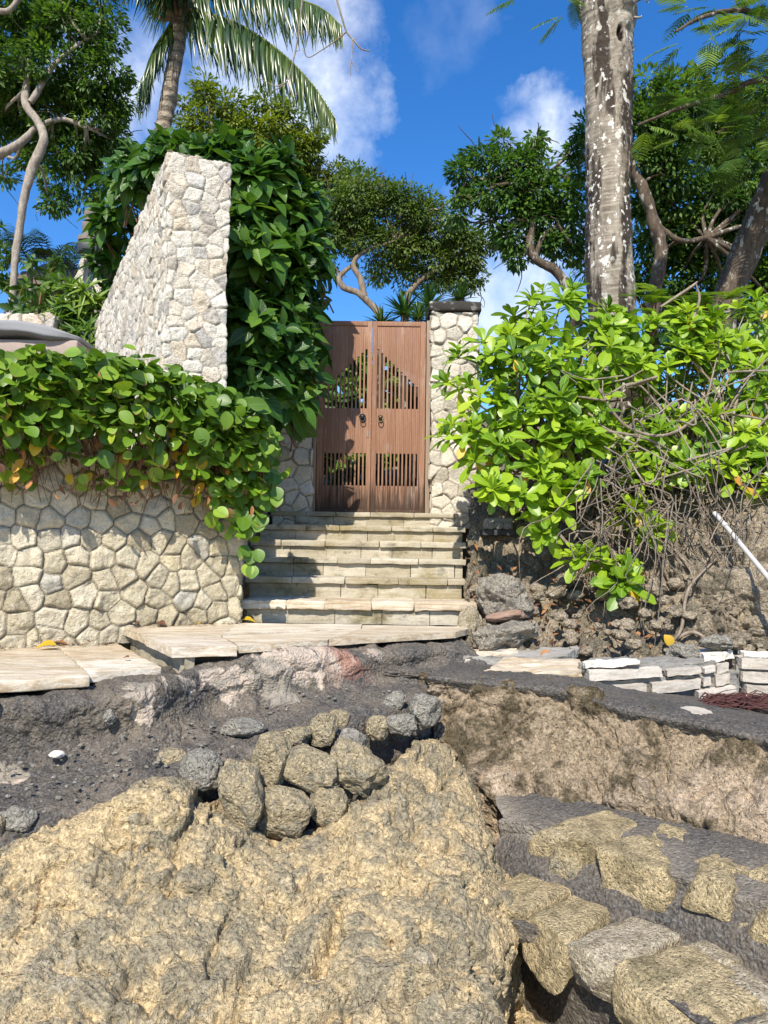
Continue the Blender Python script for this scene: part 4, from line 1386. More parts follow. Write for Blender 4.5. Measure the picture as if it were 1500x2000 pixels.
lf = gate_leaf(-.737, -.151, 1)
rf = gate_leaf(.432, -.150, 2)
bag = Bag()
V, F = box_faces((-.775, GY - .03, GZ0), (-.742, GY + .06, GZ1 + .02), .3, .004)
bag.add(V, F)
gp = bag.make('gate_post', 'post_wood', gate)
V, F = box_faces((.438, GY - .03, GZ0), (.484, GY + .06, GZ1 + .01), .3, .004)
make('gate_post', V, F, 'post_wood', gate)


def ring_handle(x, z, m_, parent, big):
    k = np.linspace(0, 2 * math.pi, 20)
    bag = Bag()
    prof = [(0, -.040), (.010, -.040), (.020, -.034), (.026, -.022), (.034, -.018), (.036, -.010), (.036, 0)]
    V = np.array([[x + r_ * math.cos(a) * big, GY - .012 + y_, z + r_ * math.sin(a) * big] for r_, y_ in prof for a in k])
    bag.add(V, grid_faces(len(prof), len(k)))
    h = bag.make('handle_boss', m_, parent)
    a = np.linspace(0, 2 * math.pi, 25)
    pts = np.stack([x + .026 * np.sin(a), GY - .043 + .010 * np.cos(a), z - .026 + .026 * np.cos(a)], 1)
    V, F = tube(pts, .0048, 8)
    make('ring', V, F, m_, h)
    return h


hx = P(708, 815, GY)
ring_handle(hx[0], hx[2], 'dark_iron', lf, 1.0)
hx = P(743, 816, GY)
ring_handle(hx[0], hx[2], 'old_brass', rf, .8)
c = P(718, 848, GY)
bag = Bag()
V, F = box_faces((c[0] - .009, GY - .018, c[2] - .035), (c[0] + .009, GY - .011, c[2] + .035), .3, .002)
bag.add(V, F)
for dz in (.016, -.008):
    a = np.linspace(0, 2 * math.pi, 9)
    V = np.array([[c[0] + .005 * math.cos(q) * r_, GY - .0185, c[2] + dz + .006 * math.sin(q) * r_] for r_ in (0, 1) for q in a])
    bag.add(V, grid_faces(2, 9))
bag.make('lock_plate', 'grey_fabric', lf)

# ------------------------------------------------------------ trailing vine over the low wall
rs = np.random.RandomState(7)
vine = thing('trailing_vine', (-1.9, 5.5, .5), 'thick round-leaved green vine draping over the low boulder wall, some leaves yellow', 'vine')
TT = np.array([-.4, 0, .3, .6, .95, 1.4, 1.9, 2.6, 3.5])
ZT = np.array([.98, 1.05, 1.14, 1.20, 1.26, 1.24, 1.15, 1.03, 1.00])
ZB = np.array([.30, .28, .34, .38, .36, .40, .48, .62, .66])
leaf = Bag()


def vine_pts(n_, front, rs):
    t_ = rs.uniform(0, 3.4, n_)
    zt, zb = np.interp(t_, TT, ZT), np.interp(t_, TT, ZB)
    base = A[None] - WD * t_[:, None]
    return t_, zt, zb, base


# top of the hedge: a layer of leaves facing the sky
n_ = 1900
t_, zt, zb, b_ = vine_pts(n_, False, rs)
dep = rs.uniform(-.18, 1.0, n_)
pos = np.c_[b_ + WN * dep[:, None], zt - .02 + .06 * np.sin(dep * 5 + t_ * 3) + rs.normal(0, .05, n_) - .35 * np.maximum(-dep - .02, 0) - .12 * np.maximum(.35 - t_, 0) * 2 - .10 * np.maximum(dep - .5, 0)]
keep = ~((dep > .34) & (t_ < .75))
pos, k_ = pos[keep], keep.sum()
dr = np.c_[rs.normal(size=(k_, 2)), rs.normal(0, .35, k_)] + np.array([WN[0] * -.5, WN[1] * -.5, 0])
up = np.c_[rs.normal(0, .4, (k_, 2)), np.ones(k_)] + np.array([0, -.35, 0])
scatter(ROUND, pos, dr, up, rs.uniform(.065, .115, k_), rs.uniform(0, .8, k_), leaf, rs.uniform(.75, 1.05, k_))
# front drape
n_ = 2500
t_, zt, zb, b_ = vine_pts(n_, True, rs)
f = rs.beta(1.0, 2.1, n_)
z = zt - f * (zt - zb)
out = .08 + .27 * np.sin(np.clip(1 - f, 0, 1) * 2.4) + rs.normal(0, .05, n_)
pos = np.c_[b_ - WN * out[:, None], z]
dr = np.c_[-WN[None] * rs.uniform(-.2, .9, (n_, 1)) + rs.normal(0, .7, (n_, 2)), -rs.uniform(-.35, 1.2, n_)]
up = np.c_[-WN[None] * .7 + rs.normal(0, .5, (n_, 2)), rs.uniform(.0, 1.1, n_)]
scatter(ROUND, pos, dr, up, rs.uniform(.07, .128, n_), np.clip(rs.uniform(0, .78, n_) + .28 * (f > .55) * (rs.uniform(0, 1, n_) > .55), 0, 1), leaf, rs.uniform(.75, 1.05, n_))
# round the corner and down towards the steps
n_ = 560
th = rs.uniform(0, 1, n_)
f = rs.beta(1.0, 1.7, n_)
cx = np.interp(th, [0, .35, .7, 1], [-1.18, -.98, -.92, -1.03]) + rs.normal(0, .05, n_)
cy = np.interp(th, [0, .35, .7, 1], [5.32, 5.42, 5.75, 6.3]) + rs.normal(0, .05, n_)
z = .98 - .05 * rs.uniform(0, 1, n_) - f * np.interp(th, [0, .3, .5, 1], [.75, .95, .80, .40])
pos = np.c_[cx, cy, z]
dr = np.c_[rs.normal(.2, .5, n_), rs.normal(-.4, .45, n_), -rs.uniform(.1, 1.1, n_)]
up = np.c_[rs.normal(.35, .3, n_), rs.normal(-.7, .3, n_), rs.uniform(.1, .9, n_)]
scatter(ROUND, pos, dr, up, rs.uniform(.07, .125, n_), rs.uniform(0, .85, n_), leaf, rs.uniform(.75, 1.0, n_))
for px, py in ((487, 1060), (495, 1082), (480, 1010), (500, 1000), (488, 1096), (484, 1035), (470, 985), (512, 1010), (520, 975), (530, 960)):
    for q in range(2):
        p = P(px + rs.uniform(-10, 10), py + rs.uniform(-10, 10), 5.42)
        scatter(ROUND, [p], [[rs.normal(0, .5), -.3, -.8]], [[.2, -.9, .4]], [.10], [rs.uniform(.1, .9)], leaf)
leaf.make('leaves', 'vine_leaf', vine)
# fringe: yellow and dry leaves, bare brown runners
yl, dl, tw = Bag(), Bag(), Bag()
for k in range(52):
    t0 = rs.uniform(.05, 2.7)
    f = rs.uniform(.35, .97)
    zt, zb = np.interp(t0, TT, ZT), np.interp(t0, TT, ZB)
    p = np.r_[A - WD * t0 - WN * (.33 + rs.uniform(-.05, .08) - .2 * f * f), zt - f * (zt - zb)]
    scatter(ROUND, [p], [np.r_[rs.normal(0, .4), -.4, -.9]], [np.r_[rs.normal(0, .3), -.9, .4]], [rs.uniform(.07, .11)], [rs.uniform()], yl, [rs.uniform(.6, .9)])
for k in range(260):
    t0 = rs.uniform(.0, 2.9)
    f = rs.uniform(.45, 1.06)
    zt, zb = np.interp(t0, TT, ZT), np.interp(t0, TT, ZB)
    p = np.r_[A - WD * t0 - WN * (.16 + rs.uniform(-.08, .12)), zt - f * (zt - zb)]
    scatter(ROUND, [p], [np.r_[rs.normal(0, .8), rs.normal(-.2, .5), -1]], [np.r_[rs.normal(0, .9), -.9, rs.normal(.2, .5)]], [rs.uniform(.03, .075)], [rs.uniform()], dl, [rs.uniform(.3, .8)])
for k in range(330):
    t0 = rs.uniform(-.05, 3.0)
    zt, zb = np.interp(t0, TT, ZT), np.interp(t0, TT, ZB)
    p0 = np.r_[A - WD * t0 - WN * .12, zt - .2]
    zend = zb + rs.uniform(-.12, .35)
    p3 = np.r_[A - WD * (t0 + rs.uniform(-.18, .18)) - WN * rs.uniform(.03, .16), zend]
    p1 = p0 + (p3 - p0) * .35 + np.r_[-WN * rs.uniform(.0, .16), rs.uniform(-.05, .05)] + rs.normal(0, .03, 3)
    p2 = p0 + (p3 - p0) * .7 + np.r_[-WN * rs.uniform(.0, .12), 0] + rs.normal(0, .04, 3)
    V, F = tube([p0, p1, p2, p3], [.005, .004, .0035, .002], 4, 9)
    tw.add(V, F)
yl.make('yellow_leaves', 'yellow_leaf', vine)
dl.make('dry_leaves', 'dry_leaf', vine)
tw.make('stems', 'twig_brown', vine)

# ------------------------------------------------------------ dark broad-leaved bush behind the wing wall
rs = np.random.RandomState(17)
bush = thing('broad_leaved_bush', P(540, 800, 7.2), 'tall dark green bush with long glossy leaves between the wing wall and the gate', 'bush')
leaf, tw = Bag(), Bag()
root = P(520, 830, 7.3)
blobs = [(500, 400, 7.1, 78), (545, 430, 7.3, 78), (520, 355, 7.2, 66), (575, 510, 7.3, 66), (500, 520, 7.0, 90), (555, 600, 7.2, 72), (500, 640, 6.9, 84), (560, 690, 7.1, 72), (500, 740, 6.8, 66), (560, 770, 7.0, 50), (470, 460, 6.9, 70), (585, 600, 7.5, 36),
         (430, 335, 7.3, 54), (380, 315, 7.3, 46), (320, 315, 7.4, 46), (270, 335, 7.7, 46), (450, 305, 7.5, 40), (250, 370, 8.2, 44), (225, 440, 8.8, 42), (215, 505, 9.2, 36), (235, 560, 9.3, 28), (300, 360, 7.8, 34), (590, 400, 7.4, 40), (600, 470, 7.5, 34), (590, 740, 7.6, 30), (480, 350, 7.0, 50), (590, 690, 7.7, 30)]
cen, axs = [], []
for px, py, Y, r in blobs:
    c = P(px, py, Y)
    Rr = r / FPX * Y
    n_ = int(8 + 170 * Rr * Rr)
    d = rand_dirs(rs, n_)
    d[:, 1] = np.where(rs.uniform(0, 1, n_) < .55, -np.abs(d[:, 1]), d[:, 1])
    q = c + d * Rr * (.35 + .65 * rs.uniform(0, 1, (n_, 1)) ** .5)
    # keep out of the masonry
    for p, a in zip(q, d):
        rel = p[:2] - pC
        al, nn_ = rel @ WD, rel @ WN
        if -.15 < al < .62 and nn_ < 5 and p[2] < 3.05 - .155 * nn_:
            continue
        if al <= -.15 and nn_ > -.2 and p[2] < 2.9 - .155 * nn_ and py > 250 and al > -.5 and nn_ < 3.0:
            continue
        cen.append(p)
        axs.append(a + np.array([.1, -.35, .75]))
rosettes(leaf, cen, axs, rs, LANC, (5, 10), (.20, .40), (30, 105), rnd_rng=(0, 1))
leaf.make('leaves', 'bush_leaf', bush)
limbs(tw, root, [P(b[0], b[1], b[2]) for b in blobs[:12]], rs, .03, .008, .2)
limbs(tw, P(420, 700, 7.6), [P(b[0], b[1], b[2]) for b in blobs[12:]], rs, .035, .008, .15)
for c in cen[::5]:
    b = blobs[rs.randint(len(blobs))]
    V, F = tube([c, c + np.array([rs.normal(0, .08), .12, -.18]), c + np.array([rs.normal(0, .15), .25, -.4])], [.004, .006, .008], 4, 6)
    tw.add(V, F)
tw.make('branches', 'twig_brown', bush)

# ------------------------------------------------------------ yellow-green shrub on the right bank
rs = np.random.RandomState(27)
shrub = thing('coastal_shrub', P(1180, 950, 7.2), 'sprawling yellow-green shrub with paddle-shaped leaves and bare tangled stems on the right bank', 'shrub')
leaf, tw = Bag(), Bag()
blobs = [(905, 735, 6.9, 50), (960, 690, 6.9, 62), (1010, 640, 7.0, 62), (1080, 615, 7.1, 62), (1150, 625, 7.1, 58), (1200, 660, 7.1, 50), (1000, 740, 6.7, 76), (1080, 710, 6.7, 78), (1160, 710, 6.8, 70), (950, 800, 6.6, 60), (1030, 820, 6.5, 76), (1110, 800, 6.5, 74), (1190, 780, 6.7, 50),
         (915, 850, 6.5, 42), (960, 870, 6.4, 50), (1040, 890, 6.3, 50), (1120, 880, 6.3, 46), (1180, 860, 6.4, 40), (960, 960, 6.1, 32), (1035, 970, 6.1, 40), (1090, 985, 6.1, 32), (1130, 940, 6.2, 34), (1060, 1025, 6.05, 22), (1245, 1010, 6.2, 24), (1270, 1030, 6.2, 18), (1145, 1105, 5.85, 26), (1195, 1115, 5.85, 30), (1215, 1140, 5.8, 22),
         (1250, 655, 7.3, 54), (1320, 645, 7.4, 46), (1390, 660, 7.4, 46), (1460, 645, 7.5, 48), (1500, 700, 7.4, 40), (1300, 720, 7.1, 54), (1390, 740, 7.1, 46), (1460, 750, 7.1, 42), (1240, 730, 7.0, 50), (1350, 700, 7.3, 46), (1430, 700, 7.4, 50), (1320, 830, 6.9, 34), (1480, 800, 6.9, 44), (1400, 800, 7.0, 36), (1270, 790, 7.2, 50), (1340, 780, 7.3, 44), (1250, 850, 6.9, 40), (1330, 900, 6.8, 22), (1470, 910, 6.7, 20), (1390, 905, 6.6, 16), (1240, 920, 6.8, 30), (1560, 680, 7.4, 60), (1570, 780, 7.2, 60), (1500, 850, 7.0, 40), (1430, 850, 7.0, 34), (1360, 640, 7.6, 40), (1480, 620, 7.8, 36), (1290, 860, 6.6, 40), (1380, 850, 6.5, 40), (1450, 860, 6.5, 44), (1500, 890, 6.4, 40), (1340, 910, 6.3, 30), (1420, 930, 6.2, 26), (1260, 930, 6.4, 30), (1500, 760, 6.8, 50), (1540, 950, 6.2, 40)]
cen, axs = [], []
for k, (px, py, Y, r) in enumerate(blobs):
    c = P(px, py, Y)
    Rr = r / FPX * Y
    n_ = int((3 if r < 30 else 4) + (68 if px < 1230 else 60) * Rr * Rr)
    d = rand_dirs(rs, n_)
    d[:, 1] = np.where(rs.uniform(0, 1, n_) < .6, -np.abs(d[:, 1]), d[:, 1])
    q = c + d * Rr * (.4 + .6 * rs.uniform(0, 1, (n_, 1)) ** .5)
    cen += list(q)
    axs += list(d * .8 + np.array([-.05, -.45, .85]))
rosettes(leaf, cen, axs, rs, OBOV, (8, 14), (.15, .265), (22, 92), rnd_rng=(0, .93))
leaf.make('leaves', 'salt_leaf', shrub)
yl = Bag()
for c in [cen[k] for k in rs.choice(len(cen), 26, False)]:
    scatter(OBOV, [c + np.array([0, -.05, -.04])], [[rs.normal(0, .6), -.5, -.8]], [[0, -.8, .6]], [rs.uniform(.12, .17)], [rs.uniform()], yl)
yl.make('yellow_leaves', 'yellow_leaf', shrub)
roots = [P(1010, 890, 7.3), P(1230, 950, 7.3), P(1330, 950, 7.0), P(1440, 930, 6.8), P(1100, 930, 7.2)]
for c in cen:
    b = min(roots, key=lambda q: np.linalg.norm(q - c) + rs.uniform(0, .6))
    if rs.uniform() < .62:
        limbs(tw, b + rs.normal(0, .08, 3), [c], rs, .015, .006, .28, 0.0, 5, 9)
for k in range(70):                                                # bare tangled stems on the right
    a = P(rs.uniform(1130, 1530), rs.uniform(700, 1060), rs.uniform(6.1, 7.2))
    b = a + np.array([rs.normal(0, .5), rs.normal(-.1, .2), rs.normal(-.12, .32)])
    m1 = a + (b - a) * .33 + rs.normal(0, .16, 3)
    m2 = a + (b - a) * .66 + rs.normal(0, .16, 3) + np.array([0, 0, -.08])
    r0 = rs.uniform(.005, .013)
    V, F = tube([a, m1, m2, b], [r0, r0 * .9, r0 * .7, r0 * .4], 5, 14)
    tw.add(V, F)
for k in range(120):                                                # thinner ones hanging over the bank
    a = P(rs.uniform(1150, 1530), rs.uniform(850, 1060), rs.uniform(5.75, 6.6))
    b = a + np.array([rs.normal(0, .25), rs.normal(-.35, .15), -rs.uniform(.25, 1.15)])
    V, F = tube([a, a + (b - a) * .4 + rs.normal(0, .10, 3), a + (b - a) * .75 + rs.normal(0, .10, 3), b], [.006, .005, .004, .002], 4, 12)
    tw.add(V, F)
for q in ([(1170, 760, 6.4), (1220, 830, 6.3), (1300, 850, 6.25), (1370, 800, 6.4), (1400, 700, 6.7)], [(1060, 1000, 6.2), (1120, 1070, 5.95), (1195, 1075, 5.85), (1200, 1120, 5.8)], [(1270, 1000, 6.3), (1330, 1100, 5.95), (1385, 1090, 5.9), (1400, 1010, 6.2)], [(1300, 1050, 6.1), (1340, 1100, 5.9), (1380, 1160, 5.7), (1420, 1185, 5.6)],
          [(1290, 1210, 5.6), (1305, 1250, 5.5), (1330, 1230, 5.5), (1345, 1150, 5.6), (1400, 1090, 5.8)], [(1300, 1260, 5.5), (1350, 1235, 5.5), (1390, 1255, 5.45)], [(1345, 930, 6.5), (1420, 860, 6.6), (1440, 780, 6.8), (1490, 690, 7.0)], [(1290, 600, 7.3), (1350, 560, 7.3), (1362, 550, 7.3)], [(1340, 660, 7.2), (1365, 590, 7.2), (1360, 555, 7.2)]):
    V, F = tube([P(*a) for a in q], [.013] * (len(q) - 1) + [.006], 6, 26)
    tw.add(V, F)
tw.make('branches', 'twig', shrub)

# ------------------------------------------------------------ trees
def tree(name, label, cat, base, trunks, blobs, rs, leafm, bark, leaf, tufts, per, tuft_r, group=None, tpl=SMALL, shell=.4, droop=.35, flat=1.0, nb=3):
    """trunks: lists of (px, py, Y, radius px); blobs: (px, py, Y, radius px)"""
    tr = thing(name, base, label, cat, group)
    tw = Bag()
    tops = []
    for q in trunks:
        pts = np.array([P(a[0], a[1], a[2]) for a in q])
        rad = [a[3] / FPX * a[2] for a in q]
        V, F = tube(pts, np.array(rad), 12, len(q) * 7)
        V = V + .02 * rad[0] / .1 * np.stack([fbm(V, 3, 4, .5, 90 + k) for k in range(3)], 1)
        tw.add(V, F)
        tops += list(catmull(pts, 12)[5:])
    fo = Bag()
    cs = crown(fo, blobs, rs, leaf, tufts, per, tuft_r, tpl, droop, shell, flat)
    for c in cs:
        b = sorted(tops, key=lambda q: np.linalg.norm(q - c))[0]
        r0 = min(.06, .02 + .012 * np.linalg.norm(b - c))
        limbs(tw, b, [c], rs, r0, .012, .18)
        for k in range(nb):
            limbs(tw, c, [c + rand_dirs(rs, 1)[0] * .6], rs, .012, .005, .25, 0, 4, 6)
    tw.make('trunk', bark, tr)
    fo.make('crown', leafm, tr)
    return tr


rs = np.random.RandomState(37)
tree('broad_tree', 'big dark-leaved tree with a pale crooked trunk at the far left', 'tree', P(25, 610, 12.5),
     [[(22, 620, 12.5, 7), (28, 520, 12.5, 7), (45, 400, 12.5, 8), (62, 330, 12.5, 9), (86, 275, 12.5, 9), (72, 235, 12.6, 8), (50, 200, 12.7, 8), (60, 120, 12.8, 6)], [(-60, 330, 12.6, 9), (0, 300, 12.6, 9), (35, 285, 12.6, 8), (70, 250, 12.8, 6), (120, 235, 13, 5), (170, 250, 13, 4)], [(60, 200, 12.6, 6), (105, 130, 12.7, 5), (150, 90, 12.8, 3), (190, 65, 12.8, 2)], [(-40, 10, 12, 6), (5, 22, 12, 6), (25, 12, 12, 5), (45, -20, 12, 5)]],
     [(60, 70, 13, 62), (130, 60, 13, 60), (190, 80, 13, 50), (215, 130, 13, 36), (90, 140, 13, 66), (170, 160, 13.2, 62), (225, 200, 13.4, 42), (110, 220, 13.2, 60), (180, 240, 13.4, 58), (40, 180, 13.4, 55), (-10, 120, 13, 60), (150, 300, 13.4, 50), (90, 300, 13.6, 50), (130, 350, 13.6, 42), (165, 375, 13.6, 32), (100, 395, 13.5, 28), (230, 260, 13.5, 38), (0, 230, 13.6, 44), (250, 290, 13.8, 26), (20, 0, 13, 60), (110, -10, 13, 60), (200, 10, 13, 36), (5, 350, 13.8, 24), (60, 250, 13.9, 50), (-60, 200, 13.6, 70), (-70, 60, 13, 80), (190, 330, 13.7, 30)],
     rs, 'tree_leaf', 'bark_pale', .115, 88, 60, .21, shell=.3)
tree('bright_tree', 'bushy yellowish-green tree beyond the palm, upper middle left', 'tree', P(480, 700, 19),
     [[(500, 760, 19, 9), (480, 500, 19, 8), (500, 330, 19, 6), (540, 250, 19, 4)], [(485, 480, 19, 6), (430, 330, 19, 5), (410, 220, 19, 3)]],
     [(405, 195, 19, 30), (400, 165, 19, 14), (440, 215, 19, 36), (380, 235, 19, 34), (450, 250, 19, 42), (410, 265, 19.2, 46), (530, 215, 19, 28), (560, 235, 19, 32), (545, 270, 19, 40), (500, 260, 19.2, 44), (590, 260, 19, 30), (610, 280, 19, 22), (590, 300, 19.2, 38), (540, 320, 19.3, 46), (610, 330, 19.4, 34), (650, 335, 19.4, 26), (480, 310, 19.4, 44), (430, 300, 19.4, 40), (660, 360, 19.5, 30), (600, 370, 19.6, 40), (560, 370, 19.6, 40), (690, 375, 19.8, 18), (515, 200, 19, 16), (360, 210, 19, 18)],
     rs, 'tree_leaf_yellow', 'bark', .13, 64, 64, .26, shell=.35)
tree('umbrella_tree', 'wide olive umbrella-shaped tree with forked trunk rising behind the gate', 'tree', P(740, 640, 15),
     [[(790, 860, 15, 10), (760, 680, 15, 9), (738, 612, 15, 7), (705, 575, 15, 6), (672, 560, 15, 6), (664, 540, 15.1, 5), (690, 515, 15.2, 4), (700, 470, 15.2, 4)], [(712, 580, 15, 7), (704, 545, 15, 6), (690, 515, 15, 5), (715, 490, 15, 4), (770, 470, 15, 3)], [(790, 640, 15.3, 7), (800, 570, 15.3, 6), (845, 530, 15.3, 5), (880, 500, 15.3, 4)]],
     [(665, 400, 15, 40), (700, 385, 15, 44), (745, 385, 15, 42), (790, 395, 15, 38), (830, 420, 15, 36), (690, 430, 15.2, 48), (750, 430, 15.2, 50), (800, 445, 15.2, 46), (660, 460, 15.2, 38), (720, 480, 15.3, 46), (780, 490, 15.3, 48), (840, 470, 15.3, 44), (880, 460, 15.3, 36), (915, 460, 15.3, 32), (900, 500, 15.4, 40), (850, 520, 15.4, 42), (800, 530, 15.4, 40), (930, 510, 15.4, 26), (900, 545, 15.5, 32), (740, 525, 15.4, 30), (640, 430, 15.2, 26), (850, 555, 15.5, 28), (650, 520, 15.3, 20), (840, 390, 15, 14), (930, 480, 15.4, 22), (770, 375, 15, 26), (720, 360, 15.2, 26), (625, 400, 15.4, 34), (640, 470, 15.4, 34), (950, 470, 15.4, 24), (870, 430, 15.2, 26), (690, 350, 15.6, 30), (800, 400, 15, 30), (930, 550, 15.6, 26)],
     rs, 'tree_leaf_olive', 'bark', .085, 105, 72, .25, shell=.3, flat=.7)
tree('leafy_tree', 'deep green leafy tree with curved dark trunk just left of the big pale trunk', 'tree', P(1120, 620, 13),
     [[(1130, 640, 13, 11), (1112, 570, 13, 11), (1085, 530, 13, 10), (1045, 505, 13, 9), (1034, 480, 13, 8), (1040, 430, 13, 6), (1036, 360, 13, 4)], [(1045, 500, 13, 6), (1062, 460, 13, 5), (1090, 440, 13, 4)]],
     [(910, 345, 13, 30), (950, 330, 13, 30), (935, 305, 13, 16), (985, 330, 13, 30), (1035, 300, 13, 24), (1045, 270, 13, 12), (1030, 335, 13, 34), (1070, 330, 13, 22), (1000, 375, 13, 40), (950, 380, 13, 32), (1050, 380, 13.1, 40), (1085, 385, 13.1, 34), (1120, 400, 13.2, 34), (1010, 420, 13.2, 34), (970, 440, 13.2, 28), (1005, 470, 13.2, 34), (1060, 430, 13.2, 34), (1110, 450, 13.2, 34), (1120, 490, 13.3, 26), (1080, 480, 13.2, 26), (1015, 505, 13.2, 20), (985, 285, 13, 14), (1120, 305, 13.2, 24), (1150, 270, 13.2, 30), (1130, 340, 13.2, 24), (890, 385, 13, 12), (895, 420, 13.1, 10), (1150, 520, 13.3, 22)],
     rs, 'tree_leaf_bluish', 'bark_dark', .115, 115, 62, .20, shell=.35)
tree('shade_tree', 'dense shady green tree with twisting trunk behind the big pale trunk', 'tree', P(1270, 640, 12.5),
     [[(1270, 660, 12.5, 14), (1280, 560, 12.5, 14), (1290, 490, 12.5, 13), (1275, 430, 12.5, 12), (1258, 380, 12.5, 11), (1235, 320, 12.5, 8), (1220, 250, 12.5, 5)], [(1280, 440, 12.5, 6), (1330, 470, 12.5, 5), (1380, 465, 12.6, 5)]],
     [(1260, 180, 12.5, 34), (1290, 210, 12.5, 42), (1255, 250, 12.5, 40), (1330, 190, 12.6, 40), (1380, 170, 12.7, 44), (1310, 270, 12.7, 52), (1370, 240, 12.8, 54), (1260, 320, 12.8, 48), (1320, 340, 12.8, 54), (1390, 310, 12.9, 60), (1440, 240, 12.9, 60), (1490, 200, 12.9, 60), (1450, 330, 13, 62), (1270, 400, 13.2, 46), (1330, 410, 13.2, 54), (1400, 400, 13.2, 60), (1470, 410, 13.3, 60), (1280, 480, 13.5, 48), (1340, 480, 13.5, 54), (1410, 480, 13.5, 60), (1480, 490, 13.6, 60), (1250, 540, 13.6, 40), (1310, 550, 13.7, 50), (1380, 560, 13.7, 56), (1450, 560, 13.8, 56), (1510, 560, 13.8, 60), (1550, 300, 13, 70), (1560, 430, 13.3, 70), (1530, 620, 13.8, 60), (1420, 620, 13.8, 50), (1320, 620, 13.8, 50)],
     rs, 'tree_leaf', 'bark_dark', .12, 100, 62, .24, shell=.3)

# ------------------------------------------------------------ coconut palm
rs = np.random.RandomState(47)
palm = thing('coconut_palm', P(300, 480, 11), 'coconut palm with ringed grey trunk rising behind the wing wall', 'palm')
pts = np.array([P(*a) for a in ((285, 520, 11), (300, 360, 11), (316, 262, 11), (330, 190, 11), (341, 120, 11), (349, 60, 11), (352, 15, 11))])
V, F = tube(pts, np.array([16, 15, 15, 15.5, 15, 16.5, 15]) / FPX * 11, 20, 120)
V = V + .012 * np.stack([fbm(V, 3, 6, .5, 70 + k) for k in range(3)], 1)
bag = Bag()
bag.add(V, F)
bag.make('trunk', 'palm_bark', palm)
fib = Bag()
top = P(352, 10, 11)
for k in range(46):                                                # old leaf bases and fibre round the crown
    a = rs.uniform(0, 6.3)
    b = top + np.array([math.cos(a) * .13, math.sin(a) * .13, rs.uniform(-.35, .1)])
    e = b + np.array([math.cos(a) * .20, math.sin(a) * .20, rs.uniform(.0, .35)])
    V, F = tube([b, (b + e) / 2 + np.array([0, 0, -.05]), e], [.05, .035, .012], 5, 5)
    fib.add(V, F)
fib.make('crown_fibre', 'dry_fibre', palm)


def frond(pts, Ln, seed, hang=1.0, r0=.03, lo=.08):
    rs = np.random.RandomState(seed)
    c = catmull(np.array([P(*a) for a in pts]), 60)
    bag = Bag()
    rad = np.linspace(r0, .006, 60)
    V, F = tube(c, rad, 6)
    f = Bag()
    f.add(V, F, rnd=.9, t=.2, w=.0)
    d = norm(np.gradient(c, axis=0))
    side = norm(np.cross(d, np.array([0, 0, 1.0])))
    n_ = 96
    s = np.linspace(lo, .99, n_)
    i = (s * 59).astype(int)
    for sg in (-1, 1):
        env = np.sin(np.clip(s * 1.02, 0, 1) ** .7 * math.pi * .86 + .35)
        L = Ln * (.35 + .65 * env) * rs.uniform(.85, 1.1, n_)
        dr = norm(side[i] * sg * rs.uniform(.35, .8, (n_, 1)) + d[i] * rs.uniform(.35, .6, (n_, 1)) + np.array([0, 0, -1.0]) * hang * rs.uniform(.5, 1.1, (n_, 1)))
        up = norm(np.array([0, 0, 1.0]) + side[i] * sg * .6 + rs.normal(0, .15, (n_, 3)))
        scatter(BLADE, c[i], dr, up, L, np.clip(rs.uniform(.1, .75, n_) + .25 * (s > .85), 0, 1), f, rs.uniform(.6, .95, n_))
    return f.make('frond', 'palm_leaf', palm)


frond([(360, 22, 11), (400, 26, 10.7), (470, 50, 10.4), (545, 100, 10.1), (610, 165, 9.9), (655, 232, 9.8)], .9, 1, 1.0)
frond([(346, 28, 11), (325, 60, 10.9), (300, 100, 10.8), (283, 150, 10.8), (272, 215, 10.9)], .62, 2, .8)
frond([(356, 5, 11), (420, -30, 10.6), (500, -30, 10.2), (580, -2, 9.8), (630, 18, 9.6), (668, 52, 9.5)], .75, 3, 1.3)
frond([(345, 5, 11), (300, -60, 10.6), (230, -90, 10.2), (150, -80, 10), (90, -50, 9.8)], .7, 4, 1.2)
frond([(350, 0, 11), (340, -80, 10.4), (300, -160, 9.8), (220, -200, 9.3)], .7, 5, 1.0)
frond([(354, 0, 11), (390, -90, 11.6), (470, -150, 12.4), (580, -140, 13)], .7, 6, 1.0)
frond([(350, 20, 11), (330, -10, 12), (320, -60, 13), (330, -90, 14)], .6, 9, .8)

# ------------------------------------------------------------ big pale trunk
rs = np.random.RandomState(57)
big = thing('tall_tree', P(1270, 930, 8.5), 'massive pale grey trunk blotched with white lichen and black bands, with a dark hollow', 'tree')
ctl = [(1282, 960, 82), (1268, 910, 66), (1240, 840, 55), (1215, 760, 50), (1199, 660, 47), (1194, 600, 46), (1190, 500, 45), (1188, 400, 44), (1187, 280, 45), (1187, 150, 46), (1188, 60, 50), (1188, 0, 55), (1190, -60, 62), (1190, -130, 60)]
pts = np.array([P(a, b, 8.5) for a, b, r in ctl])
V, F = tube(pts, np.array([r for a, b, r in ctl]) / FPX * 8.5, 110, 420)
cen_ = V.reshape(420, 111, 3).mean(1)
Nn = norm(V - np.repeat(cen_, 111, 0))
h = .016 * fbm(V, 4, 2.2, .5, 3) + .006 * fbm(V * np.array([1, 1, 4]), 4, 7, .55, 5)


def front(px, py, r=45):
    q = P(px, py, 8.5)
    return q


def near(px, py, sx, sz):
    q = P(px, py, 8.24)
    return ((V[:, 0] - q[0]) / sx) ** 2 + ((V[:, 2] - q[2]) / sz) ** 2 + np.where(V[:, 1] > 8.5, 99, 0)


